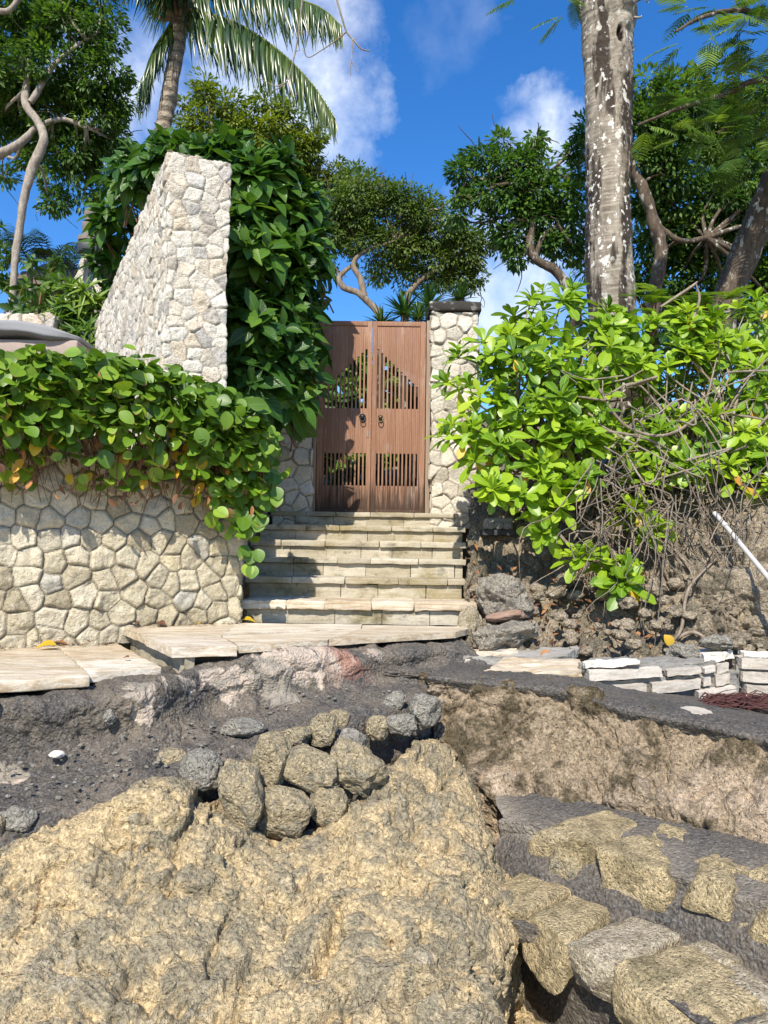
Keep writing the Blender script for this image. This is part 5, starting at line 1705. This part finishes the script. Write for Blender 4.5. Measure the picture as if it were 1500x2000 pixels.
hol = np.exp(-near(1209, 68, .033, .095) ** 2)
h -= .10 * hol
crk = np.zeros(len(V))
h += .035 * np.exp(-near(1209, 68, .065, .15) * .8) - .0
h += .10 * np.exp(-near(1218, 5, .14, .13)) + .06 * np.exp(-near(1222, 42, .05, .06))
h += .07 * np.exp(-near(1145, -20, .1, .22))
for k in range(26):
    py = 88 + k * 5.2
    px = 1212 + 4 * math.sin(k * .55) + 3 * math.sin(k * 1.7)
    e_ = np.exp(-near(px, py, .011, .022))
    h -= .016 * e_
    crk = np.maximum(crk, e_)
h += .03 * np.exp(-((V[:, 0] - P(1196, 400, 8.5)[0]) / .05) ** 2) * np.where(V[:, 1] < 8.5, 1, 0) * sstep(V[:, 2], 1.6, 2.4)
bag = Bag()
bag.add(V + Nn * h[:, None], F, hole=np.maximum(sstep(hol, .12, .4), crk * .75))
ft = P(1190, -110, 8.5)
limbs_t = Bag()
for q in ([(1180, -100, 8.5, 40), (1100, -260, 8.3, 34), (950, -420, 7.9, 26), (760, -420, 7.4, 16), (640, -260, 7.1, 8)], [(1200, -100, 8.5, 40), (1290, -300, 8.4, 30), (1420, -480, 8.2, 20), (1560, -600, 8, 12)], [(1185, -110, 8.6, 34), (1160, -350, 9.4, 26), (1130, -600, 10.2, 18)]):
    V2, F2 = tube(np.array([P(a, b, c) for a, b, c, r in q]), np.array([r / FPX * c for a, b, c, r in q]), 14, 40)
    bag.add(V2, F2, hole=0)
for q in ([(1238, 5, 8.3), (1255, -2, 8.2), (1268, 6, 8.15)], [(1238, 34, 8.3), (1250, 34, 8.2), (1253, 30, 8.2)], [(1232, 92, 8.4), (1240, 90, 8.3)], [(1232, 100, 8.4), (1241, 97, 8.3)]):
    V2, F2 = tube([P(*a) for a in q], [.014, .010, .004][:len(q)] if len(q) == 3 else [.01, .006], 6, 8)
    bag.add(V2, F2, hole=0)
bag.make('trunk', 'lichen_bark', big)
tw = Bag()
for q, r0 in (([(640, -260, 7.1), (620, -120, 7.05), (652, -20, 7), (668, 35, 7), (677, 62, 7), (690, 78, 7), (705, 95, 7), (722, 100, 7)], .013), ([(677, 62, 7), (655, 80, 7.02), (625, 100, 7.05), (602, 112, 7.05), (590, 95, 7.05)], .007), ([(688, 76, 7), (687, 110, 6.98), (684, 132, 6.98), (685, 150, 6.98)], .007), ([(687, 122, 6.98), (702, 140, 6.95)], .005),
              ([(620, -160, 7.0), (598, -60, 6.9), (586, 40, 6.85), (578, 95, 6.85), (566, 145, 6.85), (560, 162, 6.85)], .011), ([(560, 160, 6.85), (540, 168, 6.85), (520, 160, 6.85), (498, 148, 6.85)], .006), ([(562, 158, 6.85), (568, 180, 6.85), (575, 190, 6.85), (582, 180, 6.85)], .006), ([(560, 160, 6.85), (545, 172, 6.85), (530, 178, 6.85), (526, 186, 6.85)], .005), ([(582, 60, 6.85), (592, 64, 6.85), (606, 60, 6.85)], .004), ([(690, 78, 7), (702, 70, 7)], .004), ([(700, 92, 7), (706, 88, 7)], .003), ([(578, 100, 6.85), (588, 98, 6.85)], .004)):
    V2, F2 = tube([P(*a) for a in q], np.linspace(r0, r0 * .4, len(q)), 6, len(q) * 5)
    tw.add(V2, F2)
o = tw.make('bare_twigs', 'twig', big)
o['label'] = 'thin leafless twigs hanging in front of the cloud'


PINNA = leaf_t([.09, .10, .03], .1, .1)


def feather(bag, base, dr, up, L, rs, npair=11, rnd=.5):
    """one feathery compound leaf: paired leaflets along a stalk"""
    dr = norm(np.asarray(dr, float))
    x = norm(np.cross(dr, up))
    z = np.cross(x, dr)
    s = np.linspace(.12, 1, npair)
    pts = base + dr * (s * L)[:, None] - np.array([0, 0, 1.0]) * (.22 * L * s ** 2)[:, None]
    for sg in (-1, 1):
        d = norm(x * sg + dr * .55 + z * -.1 + rs.normal(0, .05, (npair, 3)))
        ln = L * .34 * np.sin(np.clip(.25 + s * .75, 0, 1) * math.pi * .9 + .1) + .02
        scatter(PINNA, pts, d, np.repeat([z], npair, 0), ln, np.clip(rnd + rs.uniform(-.2, .2, npair), 0, 1), bag, .75)
    V2, F2 = tube(np.vstack([base, pts]), .004, 4)
    bag.add(V2, F2, rnd=.9, t=.5, w=.0)


def feathers(bag, blobs, rs, dens, L):
    for px, py, Y, r in blobs:
        c = P(px, py, Y)
        R = r / FPX * Y
        for k in range(max(2, int(dens * R * R))):
            d = rand_dirs(rs, 1)[0]
            b = c + d * R * rs.uniform(.2, 1)
            feather(bag, b, d * np.array([1, .8, .35]) + np.array([-.4, -.1, -.12]), np.array([rs.normal(0, .25), rs.normal(-.2, .25), 1.0]), L * rs.uniform(.7, 1.2), rs, 12, rs.uniform())


fo = Bag()
feathers(fo, [(1100, 20, 8.0, 26), (1070, -10, 8.0, 40), (1015, -5, 7.9, 18), (1110, -40, 8.0, 50), (1150, -200, 8.4, 120), (960, -420, 8, 120), (1420, -450, 8.2, 140)], rs, 42, .34)
fo.make('crown', 'feather_leaf', big)

# leaning tree with feathery leaves, top right
rs = np.random.RandomState(67)
lean = thing('feathery_tree', P(1405, 660, 9.5), 'leaning lichen-spotted tree at the far right whose feathery leaves hang into the top corner', 'tree')
bag = Bag()
for q in ([(1395, 720, 9.5, 30), (1415, 600, 9.5, 28), (1432, 550, 9.5, 28), (1462, 480, 9.5, 29), (1500, 390, 9.4, 29), (1550, 270, 9.2, 28), (1620, 100, 9, 24)], [(1560, 250, 9.2, 14), (1500, 158, 8.6, 6), (1420, 182, 8.2, 5), (1330, 212, 7.9, 4), (1245, 245, 7.7, 2)], [(1560, 260, 9.2, 12), (1500, 205, 8.8, 5), (1450, 232, 8.5, 4), (1400, 262, 8.2, 3)], [(1620, 100, 9, 14), (1530, 40, 8.2, 8), (1440, 20, 7.8, 5), (1370, 35, 7.5, 4), (1320, 60, 7.4, 2)]):
    V2, F2 = tube(np.array([P(a, b, c) for a, b, c, r in q]), np.array([r / FPX * c for a, b, c, r in q]), 18, 70)
    V2 = V2 + .012 * np.stack([fbm(V2, 3, 5, .5, 20 + k) for k in range(3)], 1)
    bag.add(V2, F2)
bag.make('trunk', 'bark_dark', lean)
fo = Bag()
feathers(fo, [(1350, 20, 7.5, 34), (1410, 15, 7.7, 44), (1470, 20, 7.9, 50), (1380, 60, 7.6, 36), (1440, 75, 7.9, 46), (1490, 90, 8, 50), (1340, 75, 7.5, 26), (1420, 125, 8.2, 40), (1480, 150, 8.4, 46), (1300, 220, 7.8, 34), (1350, 205, 7.9, 36), (1400, 190, 8.1, 40), (1460, 190, 8.4, 44), (1260, 245, 7.7, 24), (1370, 260, 8.1, 40), (1430, 260, 8.4, 44), (1490, 260, 8.6, 50), (1400, 310, 8.3, 34), (1470, 330, 8.6, 44), (1520, 40, 8, 70), (1550, 200, 8.6, 70), (1330, 270, 8, 24)], rs, 150, .36)
fo.make('crown', 'feather_leaf', lean)

# feathery seedlings behind the shrub
rs = np.random.RandomState(71)
for k, (px, py, Y, lb) in enumerate(((1275, 590, 8.0, 'feathery fern-like plant rising between the two big trunks'), (1385, 588, 8.2, 'feathery fern-like plant right at the foot of the leaning trunk'))):
    f = thing('feathery_plant', P(px, py + 130, Y), lb, 'plant', 'feathery plants behind the shrub')
    fo, st = Bag(), Bag()
    for j in range(15):
        b = P(px + rs.uniform(-38, 38), py + rs.uniform(-22, 48), Y + rs.uniform(-.15, .15))
        dd = norm(np.array([rs.normal(0, 1), -.5, rs.uniform(-.05, .25)]))
        feather(fo, b, dd, np.array([0, -.35, 1.0]), rs.uniform(.26, .4), rs, 15, rs.uniform(.5, 1))
        V2, F2 = tube([P(px, py + 130, Y), (P(px, py + 60, Y) + b) / 2, b], [.012, .008, .004], 5, 8)
        st.add(V2, F2)
    fo.make('leaves', 'salt_leaf' if 0 else 'garden_leaf', f)
    st.make('stems', 'twig_brown', f)

# ------------------------------------------------------------ garden behind the gate
rs = np.random.RandomState(77)


def leafy_bush(name, label, cat, base, blobs, m_, tpl, size, dens, group=None, stem='twig_brown', ax=(0, -.3, .8), nl=(5, 9), spread=(30, 95)):
    r = thing(name, base, label, cat, group)
    fo, st = Bag(), Bag()
    cen, axs = [], []
    for px, py, Y, rr in blobs:
        c = P(px, py, Y)
        R = rr / FPX * Y
        n_ = int(4 + dens * R * R)
        d = rand_dirs(rs, n_)
        cen += list(c + d * R * rs.uniform(.3, 1, (n_, 1)))
        axs += list(d + np.array(ax))
        limbs(st, base, [c], rs, .02, .006, .15)
    rosettes(fo, cen, axs, rs, tpl, nl, size, spread)
    fo.make('leaves', m_, r)
    st.make('stems', stem, r)
    return r


leafy_bush('garden_bush', 'yellow-green garden bush seen through the left slats of the gate', 'bush', P(690, 950, 10.2), [(640, 735, 10.2, 40), (690, 720, 10.3, 44), (700, 780, 10, 44), (655, 790, 10, 40), (720, 740, 10.5, 36), (650, 860, 10.3, 40), (620, 700, 10.6, 40), (650, 920, 10.3, 36), (710, 860, 10.2, 40), (700, 920, 10, 36), (700, 685, 10.7, 36), (665, 690, 10.7, 34), (615, 800, 10.3, 36), (610, 900, 10.2, 36)], 'garden_leaf', ROUND, (.09, .16), 420, 'bushes behind the gate')
leafy_bush('garden_bush', 'darker garden bush seen through the right slats of the gate', 'bush', P(790, 950, 10.4), [(760, 720, 10.4, 44), (800, 750, 10.2, 42), (770, 780, 10.2, 42), (815, 790, 10.4, 36), (750, 840, 10.4, 40), (800, 860, 10.4, 40), (760, 900, 10.2, 34), (830, 880, 10.2, 34), (840, 740, 10.5, 36), (760, 690, 10.7, 34), (790, 700, 10.7, 34), (840, 810, 10.4, 36)], 'garden_leaf', ROUND, (.08, .15), 420, 'bushes behind the gate')
lump('garden_rock', 'pale rock behind the lower right slats of the gate', 'rock', 790, 935, 9.8, 120, 50, 360, 'bank_grey_rock', 1.0, 0)


def spiky(px, py, Y, r, label, first=[None]):
    root = thing('spiky_plant', P(px, py + r * .7, Y), label, 'plant', 'spiky plants above the gate')
    fo = Bag()
    n_ = 75
    c = P(px, py + r * .35, Y)
    L = r / FPX * Y
    a = rs.uniform(0, 6.283, n_)
    e = np.radians(rs.uniform(-15, 85, n_))
    d = np.c_[np.cos(a) * np.cos(e), np.sin(a) * np.cos(e), np.sin(e)]
    scatter(leaf_t([.045, .06, .05, .035, .004], .5, .12), np.repeat([c], n_, 0), d, np.repeat([[0, 0, 1.0]], n_, 0) + rs.normal(0, .1, (n_, 3)), L * rs.uniform(.8, 1.2, n_), rs.uniform(0, 1, n_), fo)
    fo.make('leaves', 'spiky_leaf', root)
    V2, F2 = tube([c, np.array([c[0], c[1], .45])], [.045, .06], 8, 6)
    make('stem', V2, F2, 'bark_dark', root)


for q in ((838, 580, 9.4, 50, 'largest spiky plant, left of the capped pier'), (790, 598, 9.3, 48, 'spiky plant over the middle of the gate top'), (745, 620, 9.2, 38, 'smallest spiky tuft peeping over the gate, furthest from the pier'), (900, 572, 9.3, 38, 'spiky plant directly above the pier cap'), (818, 612, 9.0, 36, 'low spiky plant squeezed between gate corner and pier')):
    spiky(*q)

leafy_bush('backdrop_shrub', 'dark green shrub filling the shade behind the yellow-green one', 'shrub', P(1330, 900, 9.4), [(1080, 700, 9.3, 60), (1160, 690, 9.3, 70), (1240, 680, 9.4, 70), (1320, 680, 9.5, 70), (1400, 680, 9.5, 70), (1480, 680, 9.5, 70), (1560, 690, 9.5, 80), (1100, 790, 9.0, 60), (1180, 790, 9.0, 60), (1270, 780, 9.1, 70), (1360, 790, 9.1, 70), (1450, 790, 9.1, 70), (1540, 800, 9.1, 70), (1000, 760, 9.0, 40)], 'bush_leaf', LANC, (.16, .28), 60)

# ------------------------------------------------------------ left background
rs = np.random.RandomState(87)
tower = thing('stone_column', P(170, 640, 10.5), 'short white stone column with a dark box fixed to it, behind the wing wall', 'column')
a, b = P(138, 600, 10.5), P(206, 600, 10.5)
zt_, zb_ = P(170, 478, 10.5)[2], P(170, 690, 10.5)[2]
stone_wall('stone_shaft', [(a[0] + .1, 11.0), (a[0] + .1, 10.5), (b[0], 10.5), (b[0], 11.0)], zb_, zt_, .2, .016, 91, 'limestone_white', .025, .002, tower)
prism('shaft_core', [(a[0] + .13, 10.53), (b[0] - .03, 10.53), (b[0] - .03, 11), (a[0] + .13, 11)], zb_, zt_ + .04, 'limestone_white', tower)
fl = thing('sloping_wall', P(150, 640, 10.3), 'white stone wall sloping down to the left from the column with the dark box', 'wall')
w0, w1 = P(112, 640, 10.3), P(160, 640, 10.3)
zr = [P(118, 612, 10.3)[2], P(160, 505, 10.3)[2]]
stone_wall('stone_face', [(w0[0] - .02, 10.3), (w1[0], 10.3), (w1[0], 10.5)], P(150, 690, 10.3)[2], lambda q: np.interp(q, [0, w1[0] - w0[0]], zr), .19, .012, 93, 'limestone_white', .02, .001, fl, rough=.008, tiltk=.5)
prism('wall_core', [(w0[0], 10.33), (w1[0] - .03, 10.33), (w1[0] - .03, 10.7), (w0[0], 10.7)], P(150, 690, 10.3)[2], [zr[0], zr[1], zr[1], zr[0]], 'limestone_white', fl)
sp = thing('floodlight', P(176, 487, 10.3), 'dark grey floodlight box mounted on the white stone column', 'lamp')
c = P(176, 487, 10.35)
V, F = rough_box(c + np.array([-.14, -.10, -.085]), c + np.array([.13, .12, .085]), .1, .02, 0)
make('housing', V, F, 'black_plastic', sp)
V, F = rough_box(c + np.array([-.11, -.118, -.06]), c + np.array([.10, -.103, .06]), .1, .005, 0)
make('lens', V, F, 'dark_iron', sp)
st = Bag()
k = np.linspace(0, 2 * math.pi, 17)
c = P(172, 470, 10.7)
prof = [(.13, 0), (.13, .06), (.07, .08), (.10, .18), (.09, .26), (.05, .30), (.075, .35), (.07, .42), (.03, .47), (.002, .48)]
V = np.array([[c[0] + r_ * math.cos(q), c[1] + r_ * .8 * math.sin(q), c[2] + z_] for r_, z_ in prof for q in k])
V = V + .012 * np.stack([fbm(V, 3, 9, .5, 5 + j) for j in range(3)], 1)
st.add(V, grid_faces(len(prof), 17))
tag(st.make('small_statue', 'statue_stone'), 'small weathered stone figure standing on the white column', 'statue')
hut = thing('thatched_hut', P(90, 640, 15), 'brown thatched hut roof beyond the crooked tree at far left', 'hut')
r0, r1 = P(20, 575, 15), P(190, 575, 15)
e0 = P(95, 512, 16.5)
e1 = P(135, 512, 16.5)
ys = (14.4, 18.6)
cs = [(r0[0], ys[0], r0[2]), (r1[0], ys[0], r0[2]), (r1[0], ys[1], r0[2]), (r0[0], ys[1], r0[2])]
bag = Bag()
ra, rb = (e0[0], 16.5, e0[2]), (e1[0], 16.5, e0[2])
for q in ([cs[0], cs[1], rb, ra], [cs[1], cs[2], rb, rb], [cs[2], cs[3], ra, rb], [cs[3], cs[0], ra, ra]):
    q = np.array(q, float)
    U, Vv = np.meshgrid(np.linspace(0, 1, 30), np.linspace(0, 1, 20), indexing='ij')
    g = (q[0] * ((1 - U) * (1 - Vv))[..., None] + q[1] * (U * (1 - Vv))[..., None] + q[2] * (U * Vv)[..., None] + q[3] * ((1 - U) * Vv)[..., None]).reshape(-1, 3)
    g = g + .03 * np.stack([fbm(g, 3, 5, .5, j) for j in range(3)], 1)
    bag.add(g, grid_faces(30, 20))
bag.make('roof', 'thatch', hut)
V, F = box_faces((r0[0] + .4, ys[0] + .5, .5), (r1[0] - .4, ys[1] - .5, r0[2] + .1), .5)
make('wall', V, F, 'bark_dark', hut)
lw = thing('garden_wall', P(30, 640, 8.6), 'low white stone garden wall behind the grey padded lounger', 'wall')
a, b = P(-160, 620, 8.6), P(104, 640, 8.6)
stone_wall('stone_face', [(a[0], 8.6), (b[0], 8.6), (b[0], 9.1)], .5, P(30, 610, 8.6)[2], .19, .014, 95, 'limestone_white', .025, .002, lw)
prism('wall_core', [(a[0], 8.63), (b[0] - .03, 8.63), (b[0] - .03, 9.1), (a[0], 9.1)], .5, P(30, 612, 8.6)[2], 'limestone_white', lw)

# padded lounger behind the vine
ln_ = thing('lounger', P(20, 720, 7.0), 'top of a lounger with grey padded cushion over a pinkish wooden rail, behind the vine', 'lounger')
V, F = box_faces((-1, -1, -1), (1, 1, 1), .09)
rr = np.abs(V)
V = V / np.maximum((np.abs(V) ** 5).sum(1, keepdims=True) ** .2, 1e-6)
a, b = P(-190, 640, 6.6), P(152, 668, 6.6)
V0 = V.copy()
u_ = (V[:, 0] + 1) / 2
cx = a[0] + (b[0] - a[0]) * u_
cz = P(30, 646, 6.6)[2] - .025 * sstep(u_, .6, 1.0) * 2 + .03 * np.sin(u_ * 3)
hh = .066 * (1 - .45 * sstep(u_, .82, 1.0))
V = np.c_[cx, 6.95 + V[:, 1] * .42, cz + V[:, 2] * hh]
V = V + .010 * np.stack([fbm(V, 3, 5, .5, j) for j in range(3)], 1)
make('cushion', V, F, 'grey_fabric', ln_)
a, b = P(-190, 678, 6.62), P(150, 690, 6.62)
V, F = rough_box((a[0], 6.62, P(40, 694, 6.62)[2]), (b[0] + .0, 7.3, P(40, 662, 6.62)[2]), .2, .02, .004)
make('rail', V, F, 'pink_wood', ln_)
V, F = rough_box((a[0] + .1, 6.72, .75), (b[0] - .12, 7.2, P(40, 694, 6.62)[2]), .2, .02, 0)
make('base', V, F, 'black_shade', ln_)  # lower body coloured near-black, standing for the shade under the rail
V, F = box_faces((-1, -1, -1), (1, 1, 1), .12)
V = V / np.maximum((np.abs(V) ** 4).sum(1, keepdims=True) ** .25, 1e-6)
c = P(188, 697, 6.5)
V = V * np.array([.16, .22, .055]) + c + np.array([0, .2, -.02])
tag(make('bolster', V, F, 'grey_fabric'), 'small rounded grey bolster lying between lounger and wing wall', 'cushion')

# plants on the left terrace
leafy_bush('strappy_shrub', 'dense strappy yellow-green shrub in front of the white column', 'shrub', P(150, 700, 9.0), [(130, 600, 9, 40), (165, 590, 9, 44), (150, 640, 8.9, 46), (185, 620, 9.1, 40), (120, 640, 8.9, 36), (175, 660, 8.8, 40), (140, 570, 9, 26)], 'garden_leaf', leaf_t([.05, .09, .08, .05, .004], .4, .35), (.22, .36), 75, None, 'twig_brown', (0, -.2, .9), (9, 15), (15, 100))
leafy_bush('frangipani', 'thin-stemmed frangipani with sparse leaf tufts beside the crooked trunk', 'shrub', P(75, 640, 10.5), [(60, 520, 10.5, 18), (95, 545, 10.5, 18), (45, 560, 10.5, 16), (120, 560, 10.4, 16), (80, 580, 10.4, 22), (30, 590, 10.4, 18), (110, 510, 10.6, 12), (60, 600, 10.3, 22)], 'tree_leaf', LANC, (.16, .26), 30)
leafy_bush('dark_shrub', 'dark leafy shrub at the left edge below the big crown', 'shrub', P(-10, 640, 14), [(-10, 470, 14, 30), (10, 500, 14, 30), (0, 540, 14, 34), (30, 560, 14, 30), (-20, 440, 14, 26), (70, 590, 14, 40), (140, 570, 14.5, 34)], 'tree_leaf', LANC, (.16, .26), 60)
for k, (px, py, lb) in enumerate(((100, 500, 'small dark palm with thin fronds right of the crooked trunk'), (150, 520, 'small dark palm tuft nearest the white column'), (60, 505, 'small dark palm behind the crooked trunk'))):
    root = thing('small_palm', P(px, py + 130, 13.5), lb, 'palm', 'small palms on the left terrace')
    fo = Bag()
    for j in range(9):
        a = rs.uniform(0, 6.3)
        b0 = P(px, py + 10, 13.5)
        tip = b0 + np.array([math.cos(a) * .55, math.sin(a) * .55, rs.uniform(-.05, .5)])
        c = catmull(np.array([b0, (b0 + tip) / 2 + np.array([0, 0, .14]), tip]), 16)
        d = norm(np.gradient(c, axis=0))
        for sg in (-1, 1):
            sd = norm(np.cross(d, np.array([0, 0, 1.0]))) * sg
            scatter(BLADE, c, sd * .8 + d * .7 + np.array([0, 0, -.25]), np.repeat([[0, 0, 1.0]], 16, 0), .26 * np.sin(np.linspace(.5, 2.9, 16)) + .03, rs.uniform(0, .5, 16), fo, 1.2)
    fo.make('fronds', 'palm_leaf', root)
    V2, F2 = tube([P(px, py + 10, 13.5), np.array([P(px, py, 13.5)[0], 13.5, .5])], [.05, .07], 8, 8)
    make('trunk', V2, F2, 'bark_dark', root)

# ------------------------------------------------------------ small things on the right
pts = np.array([P(1395, 1002, 5.9), P(1415, 1025, 5.8), P(1500, 1128, 5.2), P(1570, 1215, 4.8)])
d = np.linspace(0, 1, 4)
V, F = tube(pts, [.018] * 4, 18, 30)
pp = Bag()
pp.add(V, F)
V, F = tube([pts[1] + (pts[2] - pts[1]) * .0, pts[1] + (pts[2] - pts[1]) * .05], [.023, .023], 18, 3)
pp.add(V, F)
tag(pp.make('white_pipe', 'white_pipe'), 'white plastic pipe slanting down out of the tangled stems', 'pipe')
cv = thing('carved_block', P(975, 1047, 6.75), 'small carved grey stone block on a thin dark slab, under the shrub beside the stairs', 'ornament')
a, b = P(942, 1046, 6.75), P(1006, 1036, 6.75)
V, F = rough_box((a[0], 6.7, a[2]), (b[0], 7.0, b[2]), .05, .006, .002)
make('plinth', V, F, 'dark_slab', cv, {'rnd': np.zeros(len(V))})
bag = Bag()
V, F = rough_box((a[0] + .03, 6.74, b[2]), (b[0] - .02, 6.95, P(975, 1012, 6.75)[2]), .02, .02, .006)
bag.add(V, F)
for k in range(3):                                                 # rolled carving along the front
    px = 958 + k * 16
    c = P(px, 1027, 6.73)
    V, F, hg = stone(c, (.04, .025, .035), 380 + k, 0, 0, 14, .05, 2)
    bag.add(V, F)
    V, F = tube([c + np.array([.03 * math.cos(q), -.022, .026 * math.sin(q)]) for q in np.linspace(0, 6.28, 13)], .008, 6)
    bag.add(V, F)
bag.make('carving', 'carved_grey', cv)
rs = np.random.RandomState(97)
fb = Bag()
for k in range(420):
    px, py = rs.uniform(1365, 1520), rs.normal(1383, 6)
    Yk = 4.45 + (1400 - py) * .012
    p = P(px, py, Yk)
    p[2] = P(1440, 1388, 4.5)[2] + abs(rs.normal(0, .018))
    a = rs.uniform(-.5, .5)
    e = p + np.array([math.cos(a), math.sin(a) * .6, 0]) * rs.uniform(.06, .22)
    e[2] += rs.normal(0, .02)
    V, F = tube([p, (p + e) / 2 + np.array([0, 0, rs.uniform(0, .03)]), e], [.0035, .003, .002], 4, 5)
    fb.add(V, F)
tag(fb.make('red_fibres', 'red_fibre'), 'flat tangle of dark red fibres on the ground beneath the white blocks', 'fibres')

# small rubble on the bank and slope: individually countable only up close
rb = Bag()
hg = []
for k in range(90):
    px, py = rs.uniform(930, 1490), rs.uniform(1130, 1275)
    fy = (py - 1130) / 145
    Yk = 6.15 - .8 * fy - (.25 if px > 1200 else 0)
    V, F, h_ = stone(P(px, py, Yk), np.array([1, .9, .7]) * rs.uniform(.018, .075), 600 + k, 0, 0, 7, .2, 6)
    rb.add(V, F, hgt=h_)
tag(rb.make('rubble', 'bank_rock'), 'scattered small broken stones on the bank', 'rubble', None, 'stuff')

gv = Bag()
for k in range(150):
    px = rs.uniform(0, 830)
    yb = np.interp(px, [0, 290, 520, 700, 830], [1490, 1425, 1362, 1330, 1302])
    ye = np.interp(px, [0, 290, 520, 700, 830], [1640, 1518, 1468, 1405, 1385])
    f = rs.uniform(.02, .92)
    Yb = np.interp(px, [0, 290, 520, 700, 830], [3.55, 3.80, 4.29, 4.62, 4.94])
    Ye = np.interp(px, [0, 290, 520, 700, 830], [3.02, 3.32, 3.74, 4.12, 4.29])
    V, F, h_ = stone(P(px, yb + (ye - yb) * f, Yb + (Ye - Yb) * f) + np.array([0, 0, .006]), np.array([1, .9, .6]) * rs.uniform(.005, .014), 900 + k, 0, 0, 5, .2, 5)
    gv.add(V, F, hgt=h_)
tag(gv.make('gravel', 'loose_rock_grey'), 'small grey pebbles strewn over the black slope', 'gravel', None, 'stuff')

# fallen leaves
FL = [((472, 1214), Lz + .012, 'yellow_leaf', 'big yellow leaf lying where wall, landing and stairs meet', .10), ((386, 1220), Lz + .01, 'yellow_leaf', 'small yellow leaf on the landing at the middle of the wall foot', .05), ((305, 1221), Lz + .01, 'dry_leaf', 'brown-orange curled leaf on the landing near its left corner', .09), ((268, 1223), Lz + .01, 'dry_leaf', 'dry orange leaf right at the back left corner of the landing', .09),
      ((110, 1264), -.602, 'yellow_leaf', 'yellowish leaf on the lower paving at the wall foot', .12), ((104, 1257), -.60, 'dry_leaf', 'brown-orange dry leaf against the wall above the yellowish one', .09), ((175, 1258), -.60, 'dry_leaf', 'shrivelled brown leaf on the lower paving nearest the landing', .07), ((252, 1288), -.602, 'dry_leaf', 'dark crumpled leaf alone in the middle of the lower paving', .04)]
for k, ((px, py), z, m_, lb, sz) in enumerate(FL):
    xy = g2(px, py, z)
    bag = Bag()
    a = rs.uniform(0, 6.3)
    scatter(leaf_t([.03, .26, .36, .34, .18, .02], .45, .3), [[xy[0], xy[1], z + .012]], [[math.cos(a), math.sin(a) * .4, .1]], [[0, -.3, 1]], [sz], [rs.uniform()], bag)
    tag(bag.make('fallen_leaf', m_), lb, 'leaf', 'fallen leaves on the paving')
for px, py, Y, m_, lb in ((1226, 1212, 5.55, 'yellow_leaf', 'orange-yellow leaf on the bank below the lowest green sprig'), (1297, 1240, 5.35, 'yellow_leaf', 'bright yellow leaf on the bank, lowest and right of the orange one'), (1062, 1268, 5.2, 'dry_leaf', 'tan curled leaf behind the thin grey slab'), (940, 1150, 6.0, 'dry_leaf', 'rusty dry leaf caught between stairs and boulder')):
    bag = Bag()
    scatter(leaf_t([.03, .26, .36, .34, .18, .02], .45, .3), [P(px, py, Y)], [[rs.normal(0, .5), -.4, -.8]], [[0, -.8, .6]], [.11], [rs.uniform()], bag)
    tag(bag.make('fallen_leaf', m_), lb, 'leaf', 'fallen leaves on the bank')
lt = Bag()
for k in range(150):
    s_ = rs.uniform(0, 2.7)
    q = A - WD * s_ - WN * (.035 + abs(rs.normal(0, .035)))
    z = (Lz if s_ < .8 else -.612) + .008
    a = rs.uniform(0, 6.3)
    scatter(SMALL, [[q[0], q[1], z]], [[math.cos(a), math.sin(a), .2]], [[0, 0, 1]], [rs.uniform(.015, .045)], [rs.uniform()], lt)
for k in range(260):
    px, py = rs.uniform(915, 1150), rs.uniform(1060, 1290)
    fy = (py - 1060) / 230
    p = P(px + (0 if rs.uniform() < .6 else rs.uniform(0, 200)), py, 6.62 - 1.35 * fy)
    scatter(SMALL, [p], [rand_dirs(rs, 1)[0]], [[0, -.5, 1]], [rs.uniform(.03, .085)], [rs.uniform()], lt)
tag(lt.make('leaf_litter', 'dry_leaf'), 'brown crumbled leaf litter along wall foot and bank', 'litter', None, 'stuff')
